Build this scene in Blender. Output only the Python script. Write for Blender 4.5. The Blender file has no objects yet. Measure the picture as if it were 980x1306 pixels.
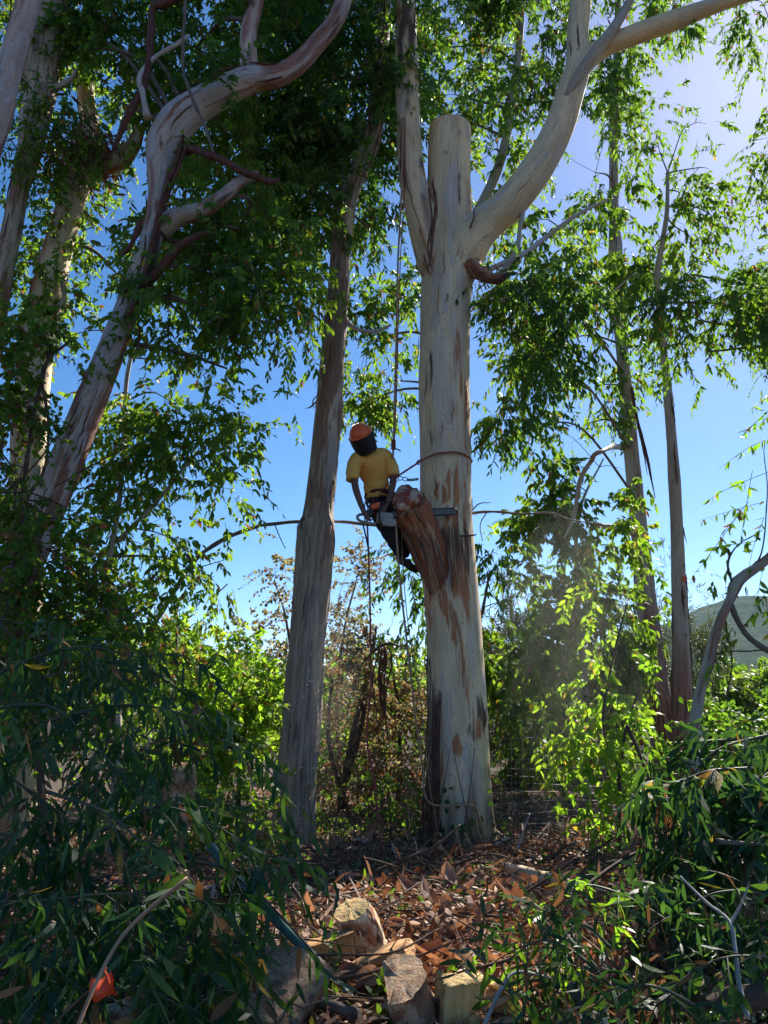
import bpy, math, random
import numpy as np
from mathutils import Vector, Matrix

# ------------------------------------------------------------------ camera, world, sun, exposure
SC = bpy.context.scene
CH = 1.6                      # eye height
PITCH = math.radians(14.1)
FPX = 981.0                   # focal length in pixels of the 980 px wide photograph
cam_d = bpy.data.cameras.new('camera'); cam = bpy.data.objects.new('camera', cam_d)
SC.collection.objects.link(cam); SC.camera = cam
cam.location = (0, 0, CH); cam.rotation_euler = (math.radians(90) + PITCH, 0, 0)
cam_d.sensor_fit = 'HORIZONTAL'; cam_d.sensor_width = 36; cam_d.lens = 36 * FPX / 980
cam_d.clip_start = 0.05; cam_d.clip_end = 6000

SUN_AZ, SUN_EL = math.radians(33.5), math.radians(41.5)   # azimuth from +Y towards +X
world = bpy.data.worlds.new('World'); SC.world = world; world.use_nodes = True
wn, wl = world.node_tree.nodes, world.node_tree.links
for n in list(wn): wn.remove(n)
sky = wn.new('ShaderNodeTexSky'); sky.sky_type = 'NISHITA'; sky.sun_disc = False
sky.sun_elevation = SUN_EL; sky.sun_rotation = SUN_AZ
sky.altitude = 300; sky.air_density = 0.7; sky.dust_density = 0.25; sky.ozone_density = 4.0
hs = wn.new('ShaderNodeHueSaturation'); hs.inputs['Saturation'].default_value = 1.25
bg = wn.new('ShaderNodeBackground'); bg.inputs['Strength'].default_value = 0.093
wo = wn.new('ShaderNodeOutputWorld')
wl.new(sky.outputs[0], hs.inputs['Color']); tint = wn.new('ShaderNodeMix'); tint.data_type = 'RGBA'; tint.blend_type = 'MULTIPLY'; tint.inputs[0].default_value = 1; tint.inputs[7].default_value = (1.0, .865, .80, 1)
wl.new(hs.outputs[0], tint.inputs[6]); wl.new(tint.outputs[2], bg.inputs[0]); wl.new(bg.outputs[0], wo.inputs[0])
sd = Vector((math.sin(SUN_AZ) * math.cos(SUN_EL), math.cos(SUN_AZ) * math.cos(SUN_EL), math.sin(SUN_EL)))
sun_d = bpy.data.lights.new('sun', 'SUN'); sun_d.energy = 5.0; sun_d.angle = math.radians(0.53); sun_d.color = (1, .94, .84)
sun = bpy.data.objects.new('sun', sun_d); SC.collection.objects.link(sun)
sun.location = sd * 60; sun.rotation_euler = sd.to_track_quat('Z', 'Y').to_euler()
vs = SC.view_settings
SC.display_settings.display_device = 'sRGB'
vs.view_transform = 'Standard'; vs.look = 'None'; vs.gamma = 1; vs.exposure = 1.35
cy = SC.cycles
cy.use_denoising = True
cy.max_bounces = 6; cy.diffuse_bounces = 4; cy.glossy_bounces = 2; cy.transmission_bounces = 4; cy.volume_bounces = 0
cy.caustics_reflective = False; cy.caustics_refractive = False
cy.sample_clamp_indirect = 6

rng = np.random.default_rng(11)
random.seed(5)
U = rng.uniform

# ------------------------------------------------------------------ helpers
CP, SP = math.cos(PITCH), math.sin(PITCH)
def P(px, py, Y):
    """point of the place seen at photograph pixel (px, py), Y metres in front of the viewer"""
    x = (px - 490) / FPX; u = -(py - 653) / FPX
    dy = CP - u * SP; dz = SP + u * CP
    return np.array([x / dy * Y, Y, CH + dz / dy * Y])
def depth(p): return p[1] * CP + (p[2] - CH) * SP
def ppm(p): return FPX / depth(p)

def _h(ix, iy, iz, seed):
    h = (ix * 374761393 + iy * 668265263 + iz * 2147483647 + seed * 974711) & 0x7fffffff
    h = ((h ^ (h >> 13)) * 1274126177) & 0x7fffffff
    h = ((h ^ (h >> 11)) * 668265263) & 0x7fffffff
    return ((h ^ (h >> 16)) & 0xffffff) / float(0xffffff) * 2 - 1
def vn(p, seed=0):
    p = np.asarray(p, float); i = np.floor(p).astype(np.int64); f = p - i; u = f * f * (3 - 2 * f)
    r = 0
    for a in (0, 1):
        for b in (0, 1):
            for c in (0, 1):
                w = (u[:, 0] if a else 1 - u[:, 0]) * (u[:, 1] if b else 1 - u[:, 1]) * (u[:, 2] if c else 1 - u[:, 2])
                r = r + w * _h(i[:, 0] + a, i[:, 1] + b, i[:, 2] + c, seed)
    return r
def fbm(p, seed=0, oct=4, gain=.5):
    p = np.asarray(p, float); s = 0; a = 1; t = 0
    for k in range(oct):
        s = s + a * vn(p * 2 ** k + 17.3 * k, seed + k); t += a; a *= gain
    return s / t
def nrm(v): return v / np.maximum(np.linalg.norm(v, axis=-1, keepdims=True), 1e-9)
def ss(a, b, x): t = np.clip((x - a) / (b - a), 0, 1); return t * t * (3 - 2 * t)

COL = SC.collection
def tag(o, label=None, cat=None, group=None, kind=None):
    if label: o['label'] = label
    if cat: o['category'] = cat
    if group: o['group'] = group
    if kind: o['kind'] = kind
    return o
def thing(name, loc, label, cat, group=None, kind=None):
    o = bpy.data.objects.new(name, None); COL.objects.link(o)
    o.location = Vector([float(c) for c in loc]); o.empty_display_size = .2
    return tag(o, label, cat, group, kind)
def mesh(name, V, faces, mt, attrs=None, smooth=True, mi=None, mats=None):
    me = bpy.data.meshes.new(name)
    V = np.ascontiguousarray(V, dtype=np.float32)
    faces = [np.asarray(f, dtype=np.int32) for f in faces if len(f)]
    me.vertices.add(len(V)); me.vertices.foreach_set('co', V.ravel())
    lv = np.concatenate([f.ravel() for f in faces])
    sz = np.concatenate([np.full(len(f), f.shape[1], np.int32) for f in faces])
    me.loops.add(len(lv)); me.loops.foreach_set('vertex_index', lv)
    st = np.concatenate([[0], np.cumsum(sz)[:-1]]).astype(np.int32)
    me.polygons.add(len(sz)); me.polygons.foreach_set('loop_start', st)
    me.polygons.foreach_set('use_smooth', np.full(len(sz), bool(smooth)))
    for m_ in (mats or [mt]): me.materials.append(m_)
    if mi is not None: me.polygons.foreach_set('material_index', np.asarray(mi, np.int32))
    for k, a in (attrs or {}).items():
        a = np.asarray(a, np.float32)
        if a.ndim == 1:
            at = me.attributes.new(k, 'FLOAT', 'POINT'); at.data.foreach_set('value', a)
        else:
            at = me.attributes.new(k, 'FLOAT_VECTOR', 'POINT'); at.data.foreach_set('vector', a.ravel())
    me.update(calc_edges=True)
    return me
def put(name, V, faces, mt, parent=None, kind=None, label=None, **kw):
    V = np.asarray(V, float)
    loc = None
    if parent is not None: V = V - np.array(parent.location)
    else:
        loc = V.mean(0); loc[2] = V[:, 2].min(); V = V - loc
    o = bpy.data.objects.new(name, mesh(name, V, faces, mt, **kw)); COL.objects.link(o)
    if parent is not None: o.parent = parent
    else: o.location = Vector([float(c) for c in loc])
    if kind: o['kind'] = kind
    if label: o['label'] = label
    return o

def path(pts, n=8):
    """Catmull-Rom through rows of (x, y, z, r)"""
    p = np.asarray(pts, float)
    if len(p) < 3:
        t = np.linspace(0, 1, n + 1)[:, None]; return p[0] * (1 - t) + p[-1] * t
    q = np.vstack([2 * p[0] - p[1], p, 2 * p[-1] - p[-2]]); out = []
    for i in range(1, len(q) - 2):
        t = np.linspace(0, 1, n, endpoint=False)[:, None]
        a, b, c, d = q[i - 1], q[i], q[i + 1], q[i + 2]
        out.append(.5 * (2 * b + (c - a) * t + (2 * a - 5 * b + 4 * c - d) * t ** 2 + (3 * b - a - 3 * c + d) * t ** 3))
    out.append(p[-1][None]); r = np.vstack(out); r[:, 3] = np.maximum(r[:, 3], .0005)
    return r
def pxpath(pts, Y, n=8):
    """rows (px, py, width px[, Y])"""
    o = []
    for q in pts:
        p = P(q[0], q[1], q[3] if len(q) > 3 else Y); o.append([*p, q[2] / 2 / ppm(p)])
    return path(o, n)
def frames(c):
    t = nrm(np.gradient(c, axis=0)); N = np.zeros_like(c)
    ref = np.array([0, -1., 0])
    if abs(t[0] @ ref) > .9: ref = np.array([0, 0, 1.])
    n0 = ref - t[0] * (t[0] @ ref); N[0] = n0 / np.linalg.norm(n0)
    for i in range(1, len(c)):
        v = N[i - 1] - t[i] * (t[i] @ N[i - 1]); N[i] = v / np.linalg.norm(v)
    return t, N, np.cross(t, N)
def tube(pp, seg=10, rough=0., flat=1., cap=True, seed=0, lump=0., disp=None):
    c, r = pp[:, :3], pp[:, 3]; n = len(c)
    t, N, B = frames(c)
    th = np.linspace(0, 2 * np.pi, seg, endpoint=False)
    s = np.concatenate([[0], np.cumsum(np.linalg.norm(np.diff(c, axis=0), axis=1))])
    T = np.tile(th, n); R = np.repeat(r, seg); S = np.repeat(s, seg)
    tco = np.stack([np.cos(T) * R, np.sin(T) * R, S], 1)
    d = np.zeros(n * seg)
    if lump: d += lump * R * vn(tco * [2.2, 2.2, 1.3] / max(r.mean() * 4, .05) * .5, seed + 5)
    if rough: d += rough * R * fbm(tco * [1, 1, .35] * (2. / max(r.mean(), .01)), seed)
    if disp is not None: d += disp(T, S, R, tco)
    rr = R + d
    V = np.repeat(c, seg, 0) + np.repeat(N, seg, 0) * (np.cos(T) * rr)[:, None] + np.repeat(B, seg, 0) * (np.sin(T) * rr * flat)[:, None]
    i = np.arange((n - 1) * seg); j = (i // seg) * seg + (i % seg + 1) % seg
    Q = np.stack([i, j, j + seg, i + seg], 1)
    F = [Q]
    if cap:
        k = len(V); V = np.vstack([V, c[0], c[-1]]); tco = np.vstack([tco, [0, 0, 0], [0, 0, s[-1]]])
        a = np.arange(seg); b = (a + 1) % seg
        F.append(np.stack([b, a, np.full(seg, k)], 1)); e = (n - 1) * seg
        F.append(np.stack([a + e, b + e, np.full(seg, k + 1)], 1))
    return V, F, tco
def join(parts):
    """parts: list of (V, faces, tco)"""
    Vs, Fs, Ts, k = [], {3: [], 4: []}, [], 0
    for V, F, T in parts:
        Vs.append(V); Ts.append(T)
        for f in F: Fs[f.shape[1]].append(f + k)
        k += len(V)
    return np.vstack(Vs), [np.vstack(f) for f in Fs.values() if f], np.vstack(Ts)

# ------------------------------------------------------------------ materials
def new_mat(name):
    m = bpy.data.materials.new(name); m.use_nodes = True
    nt = m.node_tree
    for n in list(nt.nodes): nt.nodes.remove(n)
    out = nt.nodes.new('ShaderNodeOutputMaterial')
    return m, nt, out
class G:
    def __init__(s, nt): s.nt = nt
    def n(s, t, **kw):
        x = s.nt.nodes.new(t)
        for k, v in kw.items(): setattr(x, k, v)
        return x
    def l(s, a, b): s.nt.links.new(a, b)
    def mix(s, f, a, b, mode='MIX'):
        x = s.n('ShaderNodeMix', data_type='RGBA', blend_type=mode)
        for sock, v in ((x.inputs[0], f), (x.inputs[6], a), (x.inputs[7], b)):
            if isinstance(v, (int, float)): sock.default_value = v
            elif isinstance(v, (tuple, list)): sock.default_value = (*v[:3], 1)
            else: s.l(v, sock)
        return x.outputs[2]
    def math(s, op, a, b=0., clamp=False):
        x = s.n('ShaderNodeMath', operation=op, use_clamp=clamp)
        for i, v in ((0, a), (1, b)):
            if isinstance(v, (int, float)): x.inputs[i].default_value = v
            else: s.l(v, x.inputs[i])
        return x.outputs[0]
    def noise(s, vec, scale, detail=4, rough=.55, sc=(1, 1, 1), dist=0.):
        mp = s.n('ShaderNodeMapping'); mp.inputs['Scale'].default_value = sc; s.l(vec, mp.inputs[0])
        x = s.n('ShaderNodeTexNoise'); x.inputs['Scale'].default_value = scale; x.inputs['Detail'].default_value = detail
        x.inputs['Roughness'].default_value = rough; x.inputs['Distortion'].default_value = dist
        s.l(mp.outputs[0], x.inputs['Vector']); return x.outputs[0]
    def step(s, v, a, b):
        x = s.n('ShaderNodeMapRange', interpolation_type='SMOOTHSTEP'); s.l(v, x.inputs[0])
        x.inputs[1].default_value = a; x.inputs[2].default_value = b; return x.outputs[0]
    def ramp(s, v, stops, interp='LINEAR'):
        x = s.n('ShaderNodeValToRGB'); r = x.color_ramp; r.interpolation = interp
        while len(r.elements) < len(stops): r.elements.new(.5)
        for e, (p, c) in zip(r.elements, stops): e.position = p; e.color = (*c, 1)
        s.l(v, x.inputs[0]); return x.outputs[0]
    def bump(s, h, strength, dist):
        b = s.n('ShaderNodeBump'); b.inputs['Strength'].default_value = strength; b.inputs['Distance'].default_value = dist
        s.l(h, b.inputs['Height']); return b.outputs[0]

def bark_mat(name, pale, grey, red, dark, rough_bark=0., grey_amt=.5, red_amt=.58, bump=.012):
    """paint attribute: x red-brown peel, y dark old bark, z grey-lavender patch"""
    m, nt, out = new_mat(name); g = G(nt)
    at = g.n('ShaderNodeAttribute', attribute_name='tco').outputs['Vector']
    pa = g.n('ShaderNodeAttribute', attribute_name='paint')
    sp = g.n('ShaderNodeSeparateXYZ'); g.l(pa.outputs['Vector'], sp.inputs[0])
    big = g.noise(at, 3.2, 5, .6, (1, 1, .3), .3)
    streak = g.noise(at, 26, 5, .6, (1, 1, .07))
    patch = g.noise(at, 4.6, 5, .62, (1, 1, .28), .5)
    fine = g.noise(at, 90, 3, .6, (1, 1, .35))
    c = g.mix(g.step(big, .35, .7), pale, tuple(x * .72 for x in pale))
    c = g.mix(g.math('MAXIMUM', g.step(patch, grey_amt, grey_amt + .05), sp.outputs[2]), c, grey)
    patch2 = g.noise(at, 5.5, 6, .66, (1, 1, .13), .7)
    c = g.mix(g.math('MULTIPLY', g.step(patch2, red_amt, red_amt + .035), .85), c, red)
    c = g.mix(g.math('MULTIPLY', g.step(streak, .54, .66), .42), c, red)
    hair = g.noise(at, 60, 6, .7, (1, 1, .035), .4); c = g.mix(g.math('MULTIPLY', g.step(hair, .52, .64), .45), c, tuple(x * .38 for x in pale))
    edge = g.math('MULTIPLY', g.step(patch, grey_amt - .025, grey_amt), g.step(patch, grey_amt + .055, grey_amt + .02)); c = g.mix(g.math('MULTIPLY', edge, .35), c, tuple(x * .5 for x in pale))
    rm = g.math('MULTIPLY', sp.outputs[0], g.step(g.noise(at, 30, 4, .6, (1, 1, .1)), .18, .5), True)
    c = g.mix(rm, c, g.mix(g.step(streak, .35, .65), red, tuple(x * .62 for x in red)))
    dk = g.mix(g.step(streak, .38, .62), dark, tuple(x * 2.3 for x in dark))
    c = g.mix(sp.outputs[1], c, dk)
    spots = g.noise(at, 34, 2, .5, (1, 1, .8))
    c = g.mix(g.math('MULTIPLY', g.step(spots, .66, .71), .65), c, tuple(x * .35 for x in red))
    c = g.mix(g.math('MULTIPLY', g.step(fine, .3, .7), .22), c, tuple(x * .55 for x in pale))
    b = g.n('ShaderNodeBsdfPrincipled'); g.l(c, b.inputs['Base Color']); b.inputs['Roughness'].default_value = .72
    b.inputs['Specular IOR Level'].default_value = .3
    hgt = g.math('ADD', g.math('MULTIPLY', streak, g.math('ADD', g.math('MULTIPLY', sp.outputs[1], 2.5), .35 + rough_bark)), g.math('MULTIPLY', fine, .25))
    hgt = g.math('ADD', hgt, g.math('MULTIPLY', g.step(patch2, red_amt, red_amt + .03), .5))
    hgt = g.math('ADD', hgt, g.math('MULTIPLY', rm, .8))
    g.l(g.bump(hgt, .8, bump), b.inputs['Normal']); g.l(b.outputs[0], out.inputs[0])
    return m

def leaf_mat(name, stops, trans, tmix=.42, rough=.5, obj=False, tsat=1., spec=.22):
    m, nt, out = new_mat(name); g = G(nt)
    if obj: r = g.n('ShaderNodeObjectInfo').outputs['Random']
    else: r = g.n('ShaderNodeAttribute', attribute_name='rnd').outputs['Fac']
    c = g.ramp(r, stops)
    tc = g.ramp(r, trans)
    b = g.n('ShaderNodeBsdfPrincipled'); g.l(c, b.inputs['Base Color']); b.inputs['Roughness'].default_value = rough
    b.inputs['Specular IOR Level'].default_value = spec
    t = g.n('ShaderNodeBsdfTranslucent'); g.l(tc, t.inputs[0])
    if obj:
        co = g.n('ShaderNodeTexCoord').outputs['Object']
        g.l(g.bump(g.noise(co, 9, 3, .5, (1, 6, 1)), .35, .05), b.inputs['Normal'])
    mx = g.n('ShaderNodeMixShader'); mx.inputs[0].default_value = tmix
    g.l(b.outputs[0], mx.inputs[1]); g.l(t.outputs[0], mx.inputs[2]); g.l(mx.outputs[0], out.inputs[0])
    return m
DEADC = [(.88, (.16, .075, .03)), (.955, (.30, .14, .06)), (.975, (.42, .28, .03)), (1., (.45, .30, .04))]
def lm(name, a, b, ta, tb, **kw):
    dead = DEADC
    return leaf_mat(name, [(0, a), (.84, b), (.87, dead[0][1]), (.955, dead[1][1]), (.985, dead[3][1])],
                    [(0, ta), (.84, tb), (.87, (.2, .09, .03)), (.955, (.35, .15, .05)), (.985, (.6, .42, .04))], **kw)

def solid(name, col, rough=.6, var=.25, scale=12, metal=0., bump=0., spec=.4, sc=(1, 1, 1)):
    m, nt, out = new_mat(name); g = G(nt)
    co = g.n('ShaderNodeTexCoord').outputs['Object']
    n = g.noise(co, scale, 4, .6, sc)
    c = g.mix(g.step(n, .3, .7), col, tuple(x * (1 - var) for x in col))
    b = g.n('ShaderNodeBsdfPrincipled'); g.l(c, b.inputs['Base Color']); b.inputs['Roughness'].default_value = rough
    b.inputs['Metallic'].default_value = metal; b.inputs['Specular IOR Level'].default_value = spec
    if bump: g.l(g.bump(n, .7, bump), b.inputs['Normal'])
    g.l(b.outputs[0], out.inputs[0]); return m

M = {}
M['bark_main'] = bark_mat('smooth cream bark', (.84, .66, .41), (.58, .50, .43), (.52, .17, .06), (.055, .032, .026), grey_amt=.555, red_amt=.64)
M['bark_b'] = bark_mat('peeling pale bark', (.60, .49, .36), (.42, .37, .33), (.30, .15, .09), (.21, .155, .115), grey_amt=.52, red_amt=.58, bump=.014)
M['bark_c'] = bark_mat('grey lavender bark', (.60, .50, .42), (.50, .45, .44), (.30, .12, .08), (.06, .03, .024), grey_amt=.46, red_amt=.60)
M['bark_g'] = bark_mat('grey brown bark', (.50, .42, .31), (.42, .37, .31), (.30, .14, .09), (.14, .065, .045), grey_amt=.5, red_amt=.6)
M['bark_pink'] = bark_mat('pinkish bark', (.62, .46, .38), (.50, .43, .41), (.36, .15, .11), (.07, .04, .03), grey_amt=.5, red_amt=.56)
M['bark_stub'] = bark_mat('torn stub bark', (.62, .38, .21), (.46, .27, .17), (.40, .11, .05), (.06, .03, .022), grey_amt=.5, red_amt=.52, bump=.03)
M['twig'] = solid('brown twig wood', (.11, .070, .048), .8, .4, 8)
M['twig_green'] = solid('green twig wood', (.085, .085, .045), .6, .3, 8)
M['branch'] = solid('weathered branch wood', (.20, .155, .12), .8, .45, 14, bump=.01, sc=(1, 1, .3))
M['branch_red'] = solid('red brown dead branch', (.135, .052, .036), .8, .5, 14, bump=.01)
M['strip'] = solid('hanging red bark', (.20, .085, .055), .85, .6, 9, bump=.01)
M['strip_tan'] = solid('tan bark ribbon', (.46, .25, .14), .7, .4, 9, bump=.01)
M['euc'] = lm('eucalyptus leaves', (.020, .052, .018), (.055, .115, .024), (.15, .34, .018), (.36, .55, .03), tmix=.46)
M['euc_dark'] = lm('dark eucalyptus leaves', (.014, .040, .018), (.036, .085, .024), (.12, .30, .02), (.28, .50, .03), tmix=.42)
M['ovate'] = lm('broad shrub leaves', (.030, .075, .022), (.065, .13, .024), (.18, .38, .02), (.36, .55, .03), tmix=.46)
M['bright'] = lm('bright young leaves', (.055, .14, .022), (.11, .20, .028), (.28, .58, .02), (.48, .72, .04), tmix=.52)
M['conifer'] = lm('grey green needles', (.040, .060, .035), (.09, .105, .05), (.10, .15, .04), (.2, .25, .06), tmix=.2)
M['tan_leaf'] = lm('pale tan small leaves', (.10, .10, .05), (.20, .17, .08), (.3, .28, .1), (.45, .38, .14), tmix=.4)
M['wood_far'] = lm('distant woodland leaves', (.030, .060, .022), (.075, .12, .03), (.12, .22, .03), (.24, .36, .05), tmix=.3)
M['cut_leaf'] = lm('large drooping leaves', (.016, .054, .023), (.052, .125, .032), (.06, .20, .03), (.22, .42, .03), tmix=.30, obj=True, rough=.5, spec=.12)
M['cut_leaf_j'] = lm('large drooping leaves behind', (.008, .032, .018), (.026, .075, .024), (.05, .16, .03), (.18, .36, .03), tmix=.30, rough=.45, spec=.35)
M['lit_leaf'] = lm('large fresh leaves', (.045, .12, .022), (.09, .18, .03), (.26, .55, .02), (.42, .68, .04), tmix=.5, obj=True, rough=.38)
M['dry'] = leaf_mat('dry leaf', [(0, (.10, .05, .03)), (.35, (.26, .13, .08)), (.7, (.46, .27, .18)), (1, (.60, .46, .35))],
                    [(0, (.12, .05, .02)), (.6, (.4, .17, .07)), (1, (.45, .25, .12))], tmix=.25, rough=.55)
M['dry_o'] = leaf_mat('dry fallen leaf', [(0, (.14, .06, .035)), (.35, (.28, .13, .08)), (.7, (.40, .22, .14)), (1, (.46, .34, .25))],
                      [(0, (.2, .07, .03)), (.6, (.5, .18, .07)), (1, (.5, .25, .12))], tmix=.28, rough=.5, obj=True)
M['cream_wood'] = solid('freshly cut wood', (.55, .43, .24), .75, .35, 18, bump=.01, sc=(1, 1, .25))
M['tan_wood'] = solid('orange tan sawn wood', (.55, .34, .17), .75, .4, 22, bump=.006)
M['dark_wood'] = solid('dark rotten wood', (.12, .075, .05), .85, .6, 12, bump=.02)

# ------------------------------------------------------------------ leaves
def leaves(pos, ax, nr, L, W, curv=.15, fold=.25):
    n = len(pos); ax = nrm(ax); nr = nrm(nr - ax * (nr * ax).sum(1, keepdims=True)); sd_ = np.cross(ax, nr)
    L = np.broadcast_to(L, n)[:, None]; W = np.broadcast_to(W, n)[:, None]; cv = np.broadcast_to(curv, n)[:, None]
    def at(t, s, f): return pos + ax * L * t + nr * (cv * L * t * t) + sd_ * W * s + nr * W * f
    V = np.stack([at(0, 0, 0), at(.3, .46, fold), at(.3, -.46, fold), at(.66, .38, fold), at(.66, -.38, fold), at(1, 0, 0)], 1).reshape(-1, 3)
    k = np.arange(n)[:, None, None] * 6
    T = (np.array([[0, 1, 2], [1, 3, 4], [1, 4, 2], [3, 5, 4]])[None] + k).reshape(-1, 3)
    return V, T
def sprays(c, d, ln, nl=13, droop=.35, hang=.7, L=.12, W=.028, spread=.7, dead=.02, yellow=.01, base=None, curv=.12, twr=.0022):
    S = len(c); g = np.array([0, 0, -1.])
    ln = np.broadcast_to(ln, S)
    t = np.linspace(.12, 1, nl)[None] + U(-.04, .04, (S, nl))
    pos = c[:, None] + d[:, None] * (ln[:, None] * t)[..., None] + g * (droop * ln[:, None] * t ** 2)[..., None]
    tg = nrm(d[:, None] + g * (2 * droop * t)[..., None])
    e1 = nrm(np.cross(tg, U(-1, 1, (S, 1, 3)) * [1, 1, .4] + [0, 0, .3])); e2 = np.cross(tg, e1)
    an = (np.arange(nl) * np.pi)[None] + U(-.7, .7, (S, nl)) + U(0, 6.28, (S, 1))
    lat = e1 * np.cos(an)[..., None] + e2 * np.sin(an)[..., None]
    ax = nrm(tg * .45 + lat * spread + g * hang + rng.normal(0, .22, (S, nl, 3)))
    nr = rng.normal(0, 1, (S, nl, 3)) + np.array([0, 0, 1.6 * (1 - min(hang, 1))]) + (0, 0, .001)
    n = S * nl
    Ls = L * U(.6, 1.2, n) ; Ws = W * U(.7, 1.25, n)
    V, T = leaves(pos.reshape(-1, 3), ax.reshape(-1, 3), nr.reshape(-1, 3), Ls, Ws, U(-curv, curv * 2, n))
    b = (np.zeros(S) if base is None else base)
    r = np.clip(b[:, None] + U(0, .6, (S, nl)) * .8 + .1, 0, .84).reshape(-1)
    q = U(0, 1, n); r[q < dead] = U(.88, .95, (q < dead).sum()); r[q > 1 - yellow] = .99
    rv = np.repeat(r, 6)
    # twigs
    tt = np.array([0, .35, .7, 1.]); tp = c[:, None] + d[:, None] * (ln[:, None] * tt)[..., None] + g * (droop * ln[:, None] * tt ** 2)[..., None]
    ex = e1[:, :1]; ey = e2[:, :1]; a3 = np.array([0, 2.094, 4.189]); wr = twr * np.array([1.6, 1.2, .8, .4])
    ring = ex * np.cos(a3)[None, :, None] + ey * np.sin(a3)[None, :, None]
    TV = (tp[:, :, None] + ring[:, None] * wr[None, :, None, None]).reshape(-1, 3)
    i = np.arange(9); i0 = (i // 3) * 3 + i % 3; i1 = (i // 3) * 3 + (i % 3 + 1) % 3
    Q = (np.stack([i0, i1, i1 + 3, i0 + 3], 1)[None] + (np.arange(S) * 12)[:, None, None]).reshape(-1, 4)
    return V, T, rv, TV, Q

def rand_dir(n, up=0.):
    v = rng.normal(0, 1, (n, 3)); v[:, 2] += up; return nrm(v)

LEAFN = [0]; COVER = 1.95
def crown(parent, blobs, Y, dY, mat, attach=None, nl=13, L=.12, W=.028, ln=.38, droop=.4, hang=.7, dead=.02, yellow=.01, cover=1.,
          spread=.7, clump=.17, up=-.3, name='crown', twigmat=None, branches=True, br=1., clumpn=22, curv=.12):
    """blobs: rows (px, py, rx, ry, density[, Y]); clumps of leafy sprays spread through each blob's own volume"""
    W = W * 1.3; C, D, LN, B = [], [], [], []
    tubes = []
    for bl in blobs:
        px, py, rx, ry, de = bl[:5]; Yb = bl[5] if len(bl) > 5 else Y
        c0 = P(px, py, Yb); k = ppm(c0)
        area = math.pi * rx * ry / k / k
        ns = max(2, int(de * cover * COVER * area / (.36 * L * W) / nl))
        K = max(1, ns // clumpn)
        a = U(0, 6.283, K); r = np.sqrt(U(0, 1, K))
        cc = np.stack([c0[0] + np.cos(a) * r * rx / k, Yb + rng.normal(0, dY, K) * np.sqrt(1.02 - r * r), c0[2] + np.sin(a) * r * ry / k], 1)
        w = np.exp(rng.normal(0, .85, K)); w /= w.sum()
        idx = rng.choice(K, ns, p=w)
        j = rng.normal(0, 1, (ns, 3)) * clump * [1, 1, 1.15] * np.exp(rng.normal(0, .3, K))[idx][:, None]
        cen = cc[idx] + j
        out = nrm(cen - c0 + rng.normal(0, .01, (ns, 3)))
        d = nrm(out * .35 + nrm(j) * .7 + rand_dir(ns, up) * .8)
        C.append(cen); D.append(d); LN.append(U(.6, 1.25, ns) * ln)
        B.append(np.repeat(U(-.12, .5, K), 1)[idx])
        if branches and attach is not None:
            A = attach[np.argmin(np.linalg.norm((attach[:, :3] - c0) * [1, 1, .8], axis=1) + np.where(attach[:, 2] > c0[2] + .2, 1.5, 0))]
            mid = (A[:3] + c0) / 2 + [0, 0, .12 * np.linalg.norm(A[:3] - c0)] + rng.normal(0, .08, 3)
            r0 = min(A[3] * .45, .035 * br)
            pb = path([[*A[:3], r0], [*mid, r0 * .7], [*c0, r0 * .35]], 6)
            bv = tube(pb, 6)
            put('branch', bv[0], bv[1], M['branch'], parent)
            src = pb
        else: src = np.array([[*c0, .006]])
        for q in cc:
            A = src[np.argmin(np.linalg.norm(src[:, :3] - q, axis=1))]
            m_ = (A[:3] + q) / 2 + rng.normal(0, .06, 3) + [0, 0, .05]
            tubes.append(tube(path([[*A[:3], .009 * br], [*m_, .007 * br], [*q, .003]], 3), 4, cap=False))
    C = np.vstack(C); D = np.vstack(D); LN = np.concatenate(LN); B = np.concatenate(B)
    V, T, rv, TV, Q = sprays(C, D, LN, nl, droop, hang, L, W, spread, dead, yellow, B, curv)
    LEAFN[0] += len(T)
    o = put(name, V, [T], M[mat], parent, kind='stuff', attrs={'rnd': rv}, smooth=False)
    tubes.append((TV, [Q], np.zeros_like(TV)))
    tv, tf, _ = join(tubes)
    put('twigs', tv, tf, twigmat or M['twig'], parent, kind='stuff')
    return o

def trunk(parent, pp, mt, seg=40, name='trunk', paint=None, seed=0, rough=.03, lump=.08, n_res=None, amp=.0, label=None):
    """paint(T, S, R, tco, Z, V) -> (N,3) masks; the masks also raise the bark a little"""
    if paint is not None:
        c = pp; V0, F, tco = tube(pp, seg, rough, cap=True, seed=seed, lump=lump)
        n = len(pp) * seg
        T = np.tile(np.linspace(0, 2 * np.pi, seg, endpoint=False), len(pp))
        pm = paint(T, V0[:n], tco[:n])
        ctr = np.repeat(pp[:, :3], seg, 0); dr = nrm(V0[:n] - ctr)
        h = np.clip(pm[:, 0], 0, 1) * .011 + np.clip(pm[:, 1], 0, 1) * (.014 + amp * fbm(tco[:n] * [14, 14, 3.], seed + 9))
        V0[:n] += dr * h[:, None]
        pm = np.vstack([pm, np.zeros((2, 3))])
    else:
        V0, F, tco = tube(pp, seg, rough, cap=True, seed=seed, lump=lump); pm = np.zeros((len(V0), 3))
    tc = tco + seed * 3.7
    return put(name, V0, F, mt, parent, attrs={'tco': tc, 'paint': pm}, label=label)

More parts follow.
